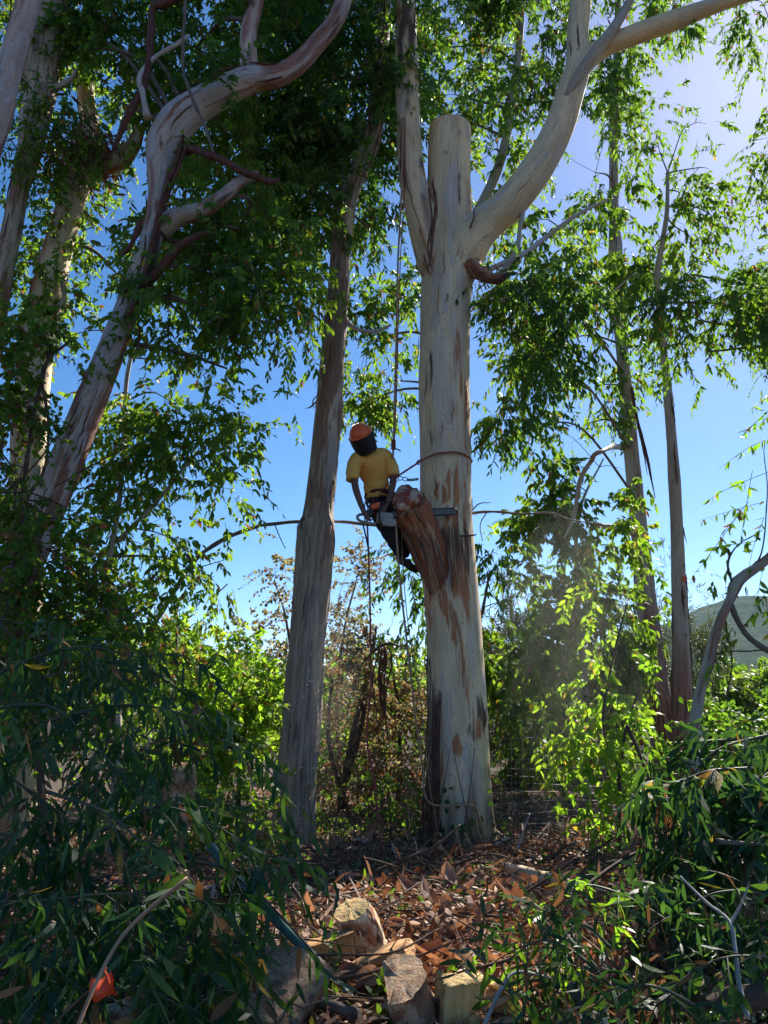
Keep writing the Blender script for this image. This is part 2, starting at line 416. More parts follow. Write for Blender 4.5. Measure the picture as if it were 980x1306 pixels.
def line(parent, name, pts, Y, mt, seg=8, n=6, rough=.1, flat=1., lump=.1, label=None, seed=1, kind=None):
    pp = pxpath(pts, Y, n); ln_ = np.linalg.norm(pp[-1, :3] - pp[0, :3])
    if 'strip' not in name and ln_ > .3:
        o3 = pp[:, :3] * 2.6 + len(pts); e3 = np.minimum(1, np.linspace(0, 6, len(pp)))[:, None]; a3 = min(.05, .02 + .02 * ln_)
        pp[:, :3] += np.stack([vn(o3, 1), vn(o3, 2), vn(o3, 3)], 1) * a3 * e3; pp[:, 3] *= 1 + .25 * vn(o3 * 3, 4)
    V, F, tco = tube(pp, seg, rough, flat, True, seed, lump)
    at = {'tco': tco, 'paint': np.zeros_like(tco)}
    return put(name, V, F, mt, parent, label=label, attrs=at, kind=kind)

def peel(parent, pp, n, mats, lo=.05, hi=.95, wmul=1.):
    """loose bark ribbons that follow a trunk and lift off at one end"""
    t_, N_, B_ = frames(pp[:, :3]); s_ = np.concatenate([[0], np.cumsum(np.linalg.norm(np.diff(pp[:, :3], axis=0), axis=1))])
    for k in range(n):
        s0 = U(lo, hi) * s_[-1]; l_ = U(.18, .6); a_ = rng.normal(0, .9); rows = []; up_ = U() < .25
        for q, f in enumerate(np.linspace(0, 1, 6)):
            sq = np.clip(s0 - l_ * f, 0, s_[-1]); i = int(np.searchsorted(s_, sq)); i = min(max(i, 0), len(pp) - 1)
            lift = (.004 + .05 * (1 - f if up_ else f) ** 3 * U(.3, 1.5)); aa = a_ + .12 * f * U(-1, 1)
            d = N_[i] * math.cos(aa) + B_[i] * math.sin(aa); c_ = np.array([np.interp(sq, s_, pp[:, j]) for j in range(4)])
            rows.append([*(c_[:3] + d * (c_[3] * 1.02 + lift)), (.004 + .013 * math.sin(math.pi * min(f + .12, 1))) * wmul])
        V, F, tc = tube(path(rows, 3), 6, .2, .35); put('bark_strip', V, F, M[mats[k % len(mats)]], parent)

# ------------------------------------------------------------------ ground, hills, far woods
def gz(x, y):
    p = np.stack([np.asarray(x, float).ravel(), np.asarray(y, float).ravel(), np.zeros(np.size(x))], 1)
    z = .12 * fbm(p * .45, 3, 3) + .045 * fbm(p * 2.4, 7, 3)
    d = np.hypot(p[:, 0] - .95, p[:, 1] - 9.7); z -= .14 * np.exp(-(d / 2.0) ** 2)
    d = np.hypot(p[:, 0] + 2.3, p[:, 1] - 4.3); z += .35 * np.exp(-(d / 1.4) ** 2)
    z *= ss(900, 60, np.hypot(p[:, 0], p[:, 1]))
    return z.reshape(np.shape(x))
def grid(xs, ys, zf):
    X, Yy = np.meshgrid(xs, ys); Z = zf(X, Yy); V = np.stack([X, Yy, Z], -1).reshape(-1, 3)
    nx = len(xs); i = (np.arange(len(ys) - 1)[:, None] * nx + np.arange(nx - 1)[None]).ravel()
    return V, np.stack([i, i + 1, i + nx + 1, i + nx], 1)
def spaced(lim, near, k):
    a = np.arange(0, near, .12); e = near * np.exp(np.linspace(0, math.log(lim / near), k)); h = np.concatenate([a, e])
    return np.concatenate([-h[::-1][:-1], h]) if True else h
m, nt, out = new_mat('forest floor soil'); g = G(nt)
co = g.n('ShaderNodeTexCoord').outputs['Object']
n1 = g.noise(co, 3, 5, .6); n2 = g.noise(co, 28, 6, .7); n3 = g.noise(co, 110, 3, .6)
c = g.ramp(n2, [(.3, (.035, .022, .015)), (.5, (.10, .065, .042)), (.66, (.19, .125, .085)), (.8, (.28, .20, .14))])
c = g.mix(g.math('MULTIPLY', g.step(n1, .45, .65), .5), c, (.05, .06, .025))
b = g.n('ShaderNodeBsdfPrincipled'); g.l(c, b.inputs['Base Color']); b.inputs['Roughness'].default_value = .95
g.l(g.bump(g.math('ADD', n2, n3), .9, .05), b.inputs['Normal']); g.l(b.outputs[0], out.inputs[0]); M['soil'] = m
xs = spaced(3500, 9, 46); ys = spaced(3500, 16, 46)
V, Q = grid(xs, ys, gz)
ground = bpy.data.objects.new('ground', mesh('ground', V, [Q], M['soil'])); COL.objects.link(ground)
tag(ground, 'brown forest floor of soil and leaf litter under the trees', 'ground', kind='structure')

m, nt, out = new_mat('scrubby hillside'); g = G(nt)
co = g.n('ShaderNodeTexCoord').outputs['Object']
n2 = g.noise(co, .035, 8, .68); n1 = g.noise(co, .008, 4, .5)
c = g.ramp(n2, [(.35, (.012, .030, .018)), (.50, (.035, .06, .03)), (.7, (.10, .11, .06))])
b = g.n('ShaderNodeBsdfPrincipled'); g.l(g.mix(g.step(n1, .4, .65), c, (.06, .075, .04)), b.inputs['Base Color']); b.inputs['Roughness'].default_value = 1.; b.inputs['Specular IOR Level'].default_value = 0.
g.l(g.bump(n2, 1., 12), b.inputs['Normal']); g.l(b.outputs[0], out.inputs[0]); M['hill'] = m
az = np.radians(np.linspace(-80, 80, 240)); rr = np.linspace(420, 1900, 70)
A, R_ = np.meshgrid(az, rr)
X = np.sin(A) * R_; Yy = np.cos(A) * R_
ridge = (16 + 96 * ss(math.radians(4), math.radians(26), A)) * (1 + .12 * vn(np.stack([A.ravel() * 9, A.ravel() * 0, A.ravel() * 0], 1), 2).reshape(A.shape))
prof = ss(420, 1050, R_) * (1 - .7 * ss(1100, 1900, R_))
q = np.stack([X.ravel(), Yy.ravel(), np.zeros(X.size)], 1)
Z = -3 + ridge * prof * 1.12 + (fbm(q * .004, 4, 5).reshape(A.shape) * 26 + fbm(q * .03, 9, 3).reshape(A.shape) * 4) * prof
V = np.stack([X, Yy, Z], -1).reshape(-1, 3); nx = len(az)
i = (np.arange(len(rr) - 1)[:, None] * nx + np.arange(nx - 1)[None]).ravel()
h = put('hill', V, [np.stack([i, i + 1, i + nx + 1, i + nx], 1)], M['hill'])
tag(h, 'hazy blue-grey scrubby hill rising beyond the trees at right', 'hill', kind='structure')

# far woods: one mass of foliage behind the near shrubs
S = 5200
x = U(-38, 40, S); y = 27 + U(0, 16, S)
top = 3.1 + .9 * vn(np.stack([x * .25, y * .25, x * 0], 1), 5) + .8 * vn(np.stack([x * .9, y * .9, x * 0], 1), 6) - .7 * (x > 8)
z = top * np.sqrt(U(0, 1, S))
cc = np.stack([x, y, z], 1)
V, T, rv, TV, Q = sprays(cc, rand_dir(S, .5), U(.5, 1.1, S), 9, .2, .2, .34, .16, .8, .03, .0, U(-.1, .4, S) * np.clip(z / 3, .3, 1))
wd = put('far_woods', V, [T], M['wood_far'], attrs={'rnd': rv}, smooth=False)
tag(wd, 'far-off green woodland closing the view behind the clearing', 'woods', kind='stuff')

# ------------------------------------------------------------------ trees
# main eucalyptus being felled
def at_trunk(pp):   # attachment points of a path
    return pp
base = P(588, 1085, 9.7)
t1 = thing('eucalyptus_tree', (base[0], 9.7, -.05), 'thick cream-barked eucalyptus with sawn-off top, climber working on its side stub', 'tree')
mp = pxpath([(590, 1200, 118), (590, 1120, 104), (588, 1075, 94), (586, 1030, 88), (585, 960, 82), (583, 880, 77), (579, 800, 72), (573, 720, 69), (569, 660, 67), (568, 580, 65), (567, 480, 64), (568, 400, 65),
             (571, 345, 66), (573, 300, 60), (573, 240, 55), (573, 200, 53), (574, 172, 52), (574, 165, 51)], 9.7, 26)
HFRONT = []
def px_of(V):
    d = V - np.array([0, 0, CH]); z = d[:, 1] * CP + d[:, 2] * SP; u = -d[:, 1] * SP + d[:, 2] * CP
    return 490 + FPX * d[:, 0] / z, 653 - FPX * u / z
STREAKS = [  # x0,y0 -> x1,y1, half width, kind (0 red, 1 dark, 2 lavender) along the bark
    (574, 600, 580, 645, 6, 0), (582, 590, 588, 640, 3, 0), (590, 610, 596, 690, 4, 0), (561, 618, 566, 640, 8, 0),
    (577, 655, 585, 720, 11, 0), (587, 660, 597, 725, 7, 1), (575, 700, 583, 760, 6, 0), (590, 700, 597, 790, 4, 0),
    (566, 750, 592, 845, 6, 0), (563, 765, 580, 815, 3, 0), (584, 830, 604, 905, 4, 0), (604, 890, 612, 940, 6, 0), (610, 890, 618, 925, 6, 1),
    (600, 925, 606, 945, 3, 1), (582, 940, 584, 962, 5, 0), (553, 320, 556, 430, 3, 2), (560, 430, 566, 560, 12, 2), (580, 380, 586, 470, 9, 2), (590, 540, 594, 640, 7, 2),
    (549, 450, 551, 490, 2.5, 1), (566, 870, 572, 990, 9, 2), (600, 960, 606, 1040, 12, 2), (590, 1000, 588, 1050, 8, 2), (575, 470, 579, 560, 7, 2),
    (583, 430, 588, 500, 3, 0), (594, 500, 596, 600, 2.5, 0), (541, 700, 548, 800, 3, 0), (597, 770, 604, 860, 5, 2), (560, 670, 570, 720, 8, 0),
    (548, 850, 556, 1000, 8, 1), (545, 980, 556, 1090, 14, 1), (553, 235, 551, 340, 5, 0), (547, 250, 545, 330, 4, 1), (600, 250, 605, 345, 3, 0), (596, 310, 604, 345, 9, 0),
    (563, 330, 570, 370, 5, 2), (590, 350, 592, 420, 7, 2), (586, 180, 587, 260, 1.6, 1), (565, 190, 566, 197, 3, 1), (540, 720, 552, 760, 8, 0)]
def paint_main(T, V, tco):
    x, y = px_of(V); m_ = np.zeros((len(V), 3))
    w = fbm(tco * [26, 26, 3.0], 21, 4) * 11; brk = ss(.40, .47, fbm(tco * [40, 40, 1.5], 27, 3) * .5 + .5); w2 = vn(tco * [3, 3, 5], 4) * 3
    front = ss(-.15, .15, np.cos(T))
    for (x0, y0, x1, y1, hw, k) in STREAKS:
        t = np.clip((y - y0) / (y1 - y0), -.4, 1.4); cx = x0 + (x1 - x0) * t + w2 * .5
        tt = (y - y0) / (y1 - y0); taper = hw * (1.3 if k == 0 else 1) * np.clip(1.25 - np.abs(tt - .5) * 2 * .8, .0, 1)
        d = np.abs(x - cx) - taper - w * (.45 if k < 2 else .8)
        v = ss(1.2, -1.2, d) * ss(-.18, .0, tt + w * .02) * ss(1.18, 1., tt + w * .02) * front
        m_[:, k] = np.maximum(m_[:, k], v * (brk if k < 2 else 1))
    back = ss(.62, .75, fbm(tco * [3.5, 3.5, .9], 31, 3) * .5 + .5) * (1 - front)
    m_[:, 0] = np.maximum(m_[:, 0], back)
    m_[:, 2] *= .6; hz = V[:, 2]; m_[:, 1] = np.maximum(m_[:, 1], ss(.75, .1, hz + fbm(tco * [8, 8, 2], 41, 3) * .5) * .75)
    return m_
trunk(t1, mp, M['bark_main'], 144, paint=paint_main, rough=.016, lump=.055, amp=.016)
# sawn flat top
tp = mp[-1]
V, F, tc = tube(path([[*tp[:3], tp[3] * .97], [tp[0], tp[1], tp[2] + .012, tp[3] * .93]], 2), 40, .02)
put('cut_face', V, F, M['cream_wood'], t1)
main_limbs = []
def limb(parent, pts, Y, mt, seg=28, seed=3, name='limb', label=None, red=.0, n=14, rough=.03):
    pp = pxpath(pts, Y, n)
    def pf(T, V, tco):
        m_ = np.zeros((len(V), 3))
        if red:
            m_[:, 0] = ss(.5, .62, fbm(tco * [9, 9, 1.4] + seed * 5, seed, 4) * .5 + .5 + red)
            m_[:, 1] = ss(.60, .66, fbm(tco * [7, 7, 1.1] + seed * 9, seed + 1, 4) * .5 + .5 + red * .5)
        return m_
    trunk(parent, pp, mt, seg, name, pf, seed, rough, .14, label=label); return pp
l1 = limb(t1, [(562, 362, 40, 9.68), (550, 320, 44, 9.6), (537, 275, 37, 9.5), (526, 220, 33, 9.4), (521, 150, 31, 9.35), (519, 80, 29, 9.3), (517, 10, 26, 9.3), (512, -80, 22, 9.3)], 9.5, M['bark_main'], seed=4, red=-.06)
l2 = limb(t1, [(577, 362, 44, 9.72), (594, 316, 54, 9.6), (618, 287, 43, 9.5), (650, 260, 40, 9.4), (685, 215, 38, 9.3), (712, 165, 35, 9.2), (728, 115, 33, 9.1), (738, 80, 30, 9.1), (737, 40, 25, 9.1), (741, 0, 24, 9.1), (748, -90, 20, 9.1)], 9.5, M['bark_main'], seed=5)
l3 = limb(t1, [(731, 108, 24, 9.1), (748, 78, 26, 9.05), (775, 58, 24, 9.0), (820, 40, 23, 8.9), (870, 22, 23, 8.8), (925, 2, 20, 8.7), (1010, -25, 17, 8.6)], 9.0, M['bark_main'], seed=6)
l4 = limb(t1, [(722, 125, 14, 9.0), (742, 92, 15, 8.9), (765, 60, 13, 8.8), (790, 25, 12, 8.8), (812, -15, 10, 8.8)], 8.9, M['bark_g'], seed=7)
# torn knot with short stub and thin branches right of the fork
limb(t1, [(600, 340, 22, 9.5), (614, 347, 17, 9.4), (628, 354, 13, 9.35), (640, 352, 11, 9.3), (649, 349, 3, 9.3)], 9.4, M['bark_stub'], 24, 8, 'limb', 'short torn reddish stub', red=.12, rough=.22)
line(t1, 'limb', [(640, 352, 9), (650, 335, 8), (658, 315, 6), (664, 285, 6), (672, 250, 5)], 9.35, M['bark_g'], 10)
line(t1, 'limb', [(622, 345, 8), (655, 330, 7), (690, 305, 6), (725, 280, 5), (775, 258, 3.5)], 9.4, M['bark_c'], 8)
for k in range(9):
    a = 603 + 5 * k; line(t1, 'bark_strip', [(a, 340 + 3 * (k % 3), 3), (a + U(-6, 6), 355 + k, 2.5), (a + U(-12, 16), 372 + U(0, 26), 1)], 9.3, M['strip'], 5, 3, .2, .35)
for (pts, mm) in (([(552, 232, 5), (556, 262, 7), (552, 300, 8), (549, 330, 7), (545, 350, 2)], 'strip'), ([(547, 240, 4), (551, 280, 5), (546, 318, 5), (552, 345, 2)], 'strip'),
                  ([(600, 290, 5), (605, 275, 4), (603, 262, 2)], 'strip'), ([(541, 325, 4), (545, 340, 5), (549, 352, 2)], 'strip')):
    line(t1, 'bark_strip', [(*q, 9.22) for q in pts], 9.2, M[mm], 8, 6, .3, .5)

# the side stub that is being cut, with its torn face
m, nt, out = new_mat('torn wet wood'); g = G(nt)
co = g.n('ShaderNodeTexCoord').outputs['Object']
n1 = g.noise(co, 7.5, 4, .6, (1, 1, .8), .4); n2 = g.noise(co, 34, 4, .6)
c = g.mix(g.step(n1, .44, .52), (.56, .40, .28), (.34, .075, .04)); c = g.mix(g.math('MULTIPLY', g.step(n2, .5, .7), .45), c, (.16, .05, .03))
b = g.n('ShaderNodeBsdfPrincipled'); g.l(c, b.inputs['Base Color']); b.inputs['Roughness'].default_value = .6
g.l(g.bump(n2, .8, .02), b.inputs['Normal']); g.l(b.outputs[0], out.inputs[0]); M['torn'] = m
sp_ = pxpath([(570, 785, 16, 9.6), (560, 742, 34, 9.52), (549, 706, 42, 9.44), (537, 676, 42, 9.33), (528, 656, 44, 9.18), (521, 642, 44, 9.06)], 9.4, 12)
def paint_stub(T, V, tco):
    m_ = np.zeros((len(V), 3)); m_[:, 0] = ss(.50, .56, fbm(tco * [14, 14, .8], 52, 4) * .5 + .5); m_[:, 1] = ss(.63, .67, fbm(tco * [13, 13, 1.1], 58, 4) * .5 + .5)
    return m_
trunk(t1, sp_, M['bark_stub'], 72, 'stub', paint_stub, 12, .07, .15, amp=.03)
e = sp_[-1]; t_, N_, B_ = frames(sp_[:, :3])
for k in range(26):
    a_ = U(0, 6.28); rd = N_[-1] * math.cos(a_) + B_[-1] * math.sin(a_); p0 = e[:3] + rd * e[3] * .98 - t_[-1] * .08; l_ = U(.04, .16)
    V, F, tc = tube(path([[*p0, .014], [*(p0 + t_[-1] * (l_ * .6 + .05) + rd * .01), .011], [*(p0 + t_[-1] * (l_ + .06) + rd * U(-.02, .03)), .002]], 4), 5, .3, .45)
    put('splinter', V, F, M[('strip', 'strip_tan', 'cream_wood')[k % 3]], t1)
# rounded torn end of the stub
e = sp_[-1]; t_, N_, B_ = frames(sp_[:, :3]); tt = t_[-1]
rows = []
for k, (f, rr_) in enumerate([(0, 1.0), (.04, .97), (.08, .88), (.11, .7), (.13, .45), (.135, .2), (.136, .02)]):
    rows.append([*(e[:3] + tt * f * 1.1), e[3] * rr_ * 1.0])
V, F, tc = tube(np.array(rows), 40, .0, seed=3)
V += nrm(V - e[:3]) * (fbm(V * 8, 3, 4) * .13)[:, None]; V[:, 2] += np.where(V[:, 0] > e[0], .03, -.02) * ss(.05, .2, np.abs(V[:, 0] - e[0]))
put('cut_face', V, F, M['torn'], t1, label='torn red and cream cut end')
for k in range(0, 15, 2):
    x0 = 508 + k * 3.4 + U(-2, 2); y0 = 655 + k * 1.2 + U(0, 26)
    line(t1, 'bark_strip', [(x0, y0, 2 + U(0, 3), 9.04), (x0 + (14 - k * .6) + U(-1, 2), y0 + 26, 3 + U(0, 3), 9.12), (x0 + (30 - k * 1.3) + U(-2, 3), y0 + 58 + U(0, 10), 2, 9.22), (x0 + (40 - k * 1.6) + U(-3, 3), y0 + 82 + U(0, 20), .8, 9.30)], 9.2,
         M[('strip', 'strip_tan', 'branch')[k % 3]], 6, 5, .25, .4, .2)
for k in range(16):
    x0 = 562 + k * 2.3; y0 = 655 + U(0, 30)
    line(t1, 'bark_strip', [(x0, y0, 2, 9.31), (x0 + U(0, 4), y0 + 22, 2.6, 9.3), (x0 + U(2, 8), y0 + 45 + U(0, 40), 1.0, 9.30)], 9.3, M['strip' if k % 2 else 'branch'], 5, 4, .25, .45, .2)
line(t1, 'limb', [(588, 684, 3, 9.4), (600, 683, 2.5, 9.3), (608, 682, 1.5, 9.25)], 9.3, M['branch'], 6, label='tiny broken twig stub')
for k in range(20):   # loose dark strips standing round the left of the butt
    x0 = 543 + U(0, 17); y0 = 850 + U(0, 140)
    line(t1, 'bark_strip', [(x0 + 3, y0, 2, 9.38), (x0 + U(-4, 3), y0 + 60, 4, 9.32), (x0 + U(-8, 4), 1000 + U(0, 40), 4, 9.3), (x0 + U(-14, 4), 1090 + U(0, 20), 3, 9.25)], 9.3, M['strip' if k % 3 else 'branch_red'], 5, 5, .3, .4, .2)
# its sparse remaining foliage beside the limbs
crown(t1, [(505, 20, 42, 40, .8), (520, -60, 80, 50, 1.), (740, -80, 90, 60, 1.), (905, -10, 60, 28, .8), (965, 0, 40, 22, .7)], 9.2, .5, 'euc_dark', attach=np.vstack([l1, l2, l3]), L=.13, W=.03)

# B : second trunk left of the climber
t2 = thing('eucalyptus_tree', P(377, 1090, 10.), 'mottled eucalyptus left of the climber, rough dark bark on its lower half', 'tree')
bp = pxpath([(372, 1200, 84), (373, 1110, 66), (375, 1060, 55), (381, 970, 45), (389, 860, 44), (397, 770, 43), (401, 715, 44), (404, 680, 44), (407, 652, 37), (412, 600, 34), (419, 520, 31), (426, 440, 29), (432, 370, 27), (437, 300, 26), (446, 250, 24), (463, 205, 21), (478, 160, 19), (486, 90, 17), (492, 0, 15), (500, -120, 12)], 10., 16)
def paint_b(T, V, tco):
    x, y = px_of(V); m_ = np.zeros((len(V), 3))
    nz = fbm(tco * [10, 10, 1.0], 61, 4)
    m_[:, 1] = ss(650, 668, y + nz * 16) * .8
    m_[:, 1] = np.maximum(m_[:, 1], ss(.60, .64, fbm(tco * [7, 7, .9], 66, 4) * .5 + .5))
    m_[:, 0] = ss(.52, .57, fbm(tco * [8, 8, 1.2], 71, 4) * .5 + .5)
    lf = ss(.2, -.6, (x - np.interp(y, [300, 600, 650], [437, 412, 407])) / 14) * ss(.45, .5, nz * .5 + .5 + .1) * (y < 660)
    m_[:, 0] = np.maximum(m_[:, 0], lf * .9)
    return m_
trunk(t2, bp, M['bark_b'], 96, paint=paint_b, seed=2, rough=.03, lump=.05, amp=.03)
for (pts) in ([(402, 600, 2), (397, 612, 3), (399, 640, 1.5)], [(404, 505, 2), (399, 512, 3), (401, 522, 1)], [(421, 632, 2), (426, 612, 3), (425, 640, 1)], [(423, 665, 3), (427, 690, 4), (424, 720, 2)], [(388, 660, 2), (384, 668, 3), (388, 690, 1)], [(409, 370, 3), (407, 400, 4), (410, 420, 1)]):
    line(t2, 'bark_strip', [(*q, 9.85) for q in pts], 9.85, M['strip'], 5, 4, .3, .5)
line(t2, 'limb', [(434, 402, 6), (447, 414, 6), (462, 421, 5), (482, 422, 4), (500, 415, 3)], 9.95, M['bark_c'], 8)
line(t2, 'limb', [(412, 405, 3), (400, 385, 2.5), (393, 355, 2.5), (388, 330, 2)], 9.95, M['branch'], 6)
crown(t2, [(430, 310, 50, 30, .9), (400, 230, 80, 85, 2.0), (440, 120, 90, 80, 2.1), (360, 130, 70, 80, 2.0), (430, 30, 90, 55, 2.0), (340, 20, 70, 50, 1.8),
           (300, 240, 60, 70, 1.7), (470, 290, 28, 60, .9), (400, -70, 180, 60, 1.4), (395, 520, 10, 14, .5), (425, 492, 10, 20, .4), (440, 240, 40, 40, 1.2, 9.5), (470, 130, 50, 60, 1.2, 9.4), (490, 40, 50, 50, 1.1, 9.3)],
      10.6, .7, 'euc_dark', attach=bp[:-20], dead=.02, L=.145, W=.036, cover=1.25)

# C : leaning grey tree left
t3 = thing('eucalyptus_tree', P(-50, 1080, 8.), 'leaning grey-barked eucalyptus at left that bends sharply at its elbow', 'tree')
cp_ = pxpath([(-95, 1180, 100), (-50, 960, 78), (-5, 790, 60), (38, 695, 45), (74, 612, 40), (108, 530, 36), (138, 455, 33), (163, 390, 29), (183, 335, 30), (197, 290, 28), (202, 250, 27), (203, 215, 31), (207, 184, 40), (226, 155, 43), (255, 133, 40), (290, 114, 38), (320, 101, 33), (352, 97, 26), (378, 83, 23), (404, 56, 21), (430, 22, 19), (448, -30, 17)], 8., 14)
def paint_c(T, V, tco):
    x, y = px_of(V); m_ = np.zeros((len(V), 3))
    nz = fbm(tco * [11, 11, 1.3], 81, 4)
    edge = np.interp(y, [190, 230, 290, 340, 380, 430], [232, 216, 200, 192, 176, 150])
    m_[:, 1] = ss(5, -3, np.abs(x - edge - nz * 8) - 5) * ss(170, 190, y) * ss(425, 395, y)
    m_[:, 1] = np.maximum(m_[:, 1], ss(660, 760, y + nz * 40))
    m_[:, 0] = np.maximum(ss(.56, .6, nz * .5 + .5), ss(500, 430, x) * 0)
    m_[:, 0] = np.maximum(m_[:, 0], ss(325, 345, x + nz * 10) * .8 * ss(.4, .5, nz * .5 + .5 + .05))
    return m_
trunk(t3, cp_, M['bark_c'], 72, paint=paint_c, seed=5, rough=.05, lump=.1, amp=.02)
c2 = limb(t3, [(312, 112, 26), (317, 80, 21), (317, 40, 19), (326, 5, 17), (336, -50, 15)], 8., M['bark_pink'], seed=9, red=.05)
c3 = limb(t3, [(205, 292, 26, 8.), (228, 276, 22, 7.95), (258, 267, 19, 7.9), (285, 250, 16, 7.9), (305, 232, 13, 7.9), (330, 222, 8, 7.9)], 8., M['bark_c'], 20, seed=10, red=.06)
line(t3, 'dead_limb', [(186, 362, 15, 7.95), (205, 340, 13, 7.85), (228, 317, 11, 7.8), (250, 305, 9, 7.8), (270, 298, 7, 7.8)], 7.8, M['branch_red'], 10, 8, .2, label='dark red dead side limb')
line(t3, 'dead_limb', [(228, 196, 12, 7.9), (245, 190, 10, 7.8), (270, 199, 9, 7.7), (300, 211, 9, 7.7), (328, 222, 10, 7.7), (345, 232, 9, 7.7), (354, 228, 4, 7.7)], 7.8, M['branch_red'], 10, 8, .2, label='knobbly red-brown dead limb')
for pts in ([(234, 172, 5), (226, 205, 8), (212, 240, 10), (203, 275, 10), (195, 310, 10), (186, 345, 9), (172, 385, 7), (165, 408, 3)], [(238, 185, 4), (222, 230, 6), (208, 262, 6), (196, 300, 5), (190, 330, 2)], [(182, 360, 5), (170, 395, 9), (158, 405, 5)],
            [(178, 345, 3), (184, 320, 4), (186, 300, 2)], [(170, 388, 4), (180, 372, 6), (188, 352, 3)], [(175, 405, 4), (178, 430, 5), (172, 452, 2)]):
    line(t3, 'bark_strip', [(*q, 7.78) for q in pts], 7.8, M['branch_red'], 8, 8, .3, .6, .15)
for i_, pts in enumerate(([(148, 330, 4), (168, 310, 6), (178, 280, 6)], [(60, 700, 5), (90, 720, 4), (120, 760, 3), (150, 800, 2)], [(20, 700, 5), (45, 740, 4), (70, 800, 3)])):
    line(t3, 'dead_limb', [(*q, 7.7) for q in pts], 7.7, M['branch_red'], 6)
line(t3, 'limb', [(188, 150, 8, 7.8), (183, 120, 7, 7.8), (180, 97, 8, 7.8), (195, 78, 6, 7.8), (215, 60, 6, 7.8), (236, 42, 5, 7.8)], 7.8, M['bark_c'], 8, 6)
line(t3, 'dead_limb', [(145, 190, 6, 7.8), (160, 158, 8, 7.8), (178, 115, 9, 7.8), (190, 80, 9, 7.8), (196, 40, 9, 7.8), (198, 10, 9, 7.8), (212, 6, 10, 7.8), (240, -6, 11, 7.8)], 7.8, M['branch_red'], 8, 6)
line(t3, 'hanging_vine', [(238, -10, 4, 7.5), (231, 30, 4, 7.5), (234, 80, 4.5, 7.5), (245, 125, 4.5, 7.5), (262, 160, 4, 7.5), (273, 190, 3, 7.5)], 7.5, M['branch'], 6, 8, label='thin dark hanging stem')
crown(t3, [(250, 60, 70, 55, 1.8, 8.7), (170, 60, 60, 60, 1.6, 8.7), (150, 130, 36, 40, 1.2), (290, 170, 70, 60, 1.3, 8.7), (270, 350, 90, 60, 1.8, 8.6), (330, 390, 55, 50, 1.5, 8.6), (230, 400, 45, 35, 1.2, 8.6), (200, 460, 40, 35, .5, 8.5), (300, 300, 80, 50, 1.7, 8.9),
           (350, 340, 40, 40, 1.4, 8.7), (355, 415, 20, 18, .8), (240, -60, 200, 60, 1.5), (60, 30, 60, 60, .7, 8.6), (290, 470, 32, 36, .35, 8.3), (120, 60, 36, 60, 1.0)],
      8.5, .5, 'euc', attach=np.vstack([cp_[60:], c2, c3]), L=.125, W=.034, dead=.03, cover=1.25, ln=.36, clump=.18)

o = thing('dead_vine', P(20, 760, 7.3), 'dark tangle of dead vines and twigs wrapped round the foot of the leaning trunk', 'vine')
for k in range(46):
    x0, y0 = U(-20, 70), U(620, 820); a_ = U(-2.6, .6); l_ = U(40, 120)
    line(o, 'stem', [(x0, y0, U(1.2, 3)), (x0 + math.cos(a_) * l_ * .5, y0 + math.sin(a_) * l_ * .5 + U(-8, 8), U(1.2, 2.4)), (x0 + math.cos(a_) * l_, y0 + math.sin(a_) * l_ + U(-14, 24), .8)], 7.15 + U(-.3, .3), M['branch_red' if k % 3 else 'branch'], 5, 5, .2)
# D E F : far left trunks
t4 = thing('eucalyptus_tree', P(-330, 1150, 6.8), 'pinkish-barked eucalyptus stem leaning across the upper left corner', 'tree')
dp = pxpath([(-400, 1250, 90), (-330, 1000, 75), (-200, 650, 60), (-80, 360, 40), (-10, 170, 32), (14, 80, 30), (34, 10, 29), (50, -60, 28)], 6.8, 12)
def pf(s, lo=.56):
    def f(T, V, tco):
        m_ = np.zeros((len(V), 3)); m_[:, 0] = ss(lo, lo + .05, fbm(tco * [9, 9, 1.0], s, 4) * .5 + .5); m_[:, 1] = ss(.66, .70, fbm(tco * [6, 6, .8], s + 5, 4) * .5 + .5); return m_
    return f
trunk(t4, dp, M['bark_pink'], 48, paint=pf(91), seed=7)
t5 = thing('eucalyptus_tree', P(-70, 1130, 8.6), 'shaded brown-streaked eucalyptus trunk between the pinkish stem and the leaf nest', 'tree')
ep = pxpath([(-90, 1200, 70), (-70, 900, 60), (-45, 600, 50), (-8, 400, 30), (12, 310, 24), (25, 240, 22), (38, 190, 28), (47, 140, 36), (54, 90, 41), (62, 40, 39), (69, -10, 41), (78, -70, 36)], 8.6, 12)
trunk(t5, ep, M['bark_b'], 48, paint=pf(95, .5), seed=8)
t6 = thing('eucalyptus_tree', P(20, 1120, 9.2), 'pale forked eucalyptus trunk under a nest of dead bark', 'tree')
fp = pxpath([(20, 1200, 60), (22, 1000, 55), (30, 700, 46), (40, 520, 42), (52, 420, 40), (68, 340, 38), (85, 280, 34), (98, 235, 33), (108, 205, 36), (115, 170, 26), (110, 120, 20), (112, 40, 16), (116, -40, 12)], 9.2, 12)
trunk(t6, fp, M['bark_main'], 48, paint=pf(99, .62), seed=9)
fl = limb(t6, [(108, 222, 26, 9.2), (130, 212, 26, 9.15), (152, 203, 24, 9.1), (170, 185, 18, 9.1), (178, 160, 12, 9.1)], 9.2, M['bark_main'], 20, 11, red=.03)
line(t6, 'limb', [(60, 395, 9, 9.0), (80, 380, 6, 9.0), (72, 345, 5, 9.)], 9., M['bark_b'], 8)
line(t5, 'limb', [(52, 118, 10, 8.6), (72, 112, 8, 8.5), (90, 100, 6, 8.5), (98, 88, 4, 8.5)], 8.5, M['bark_g'], 8)
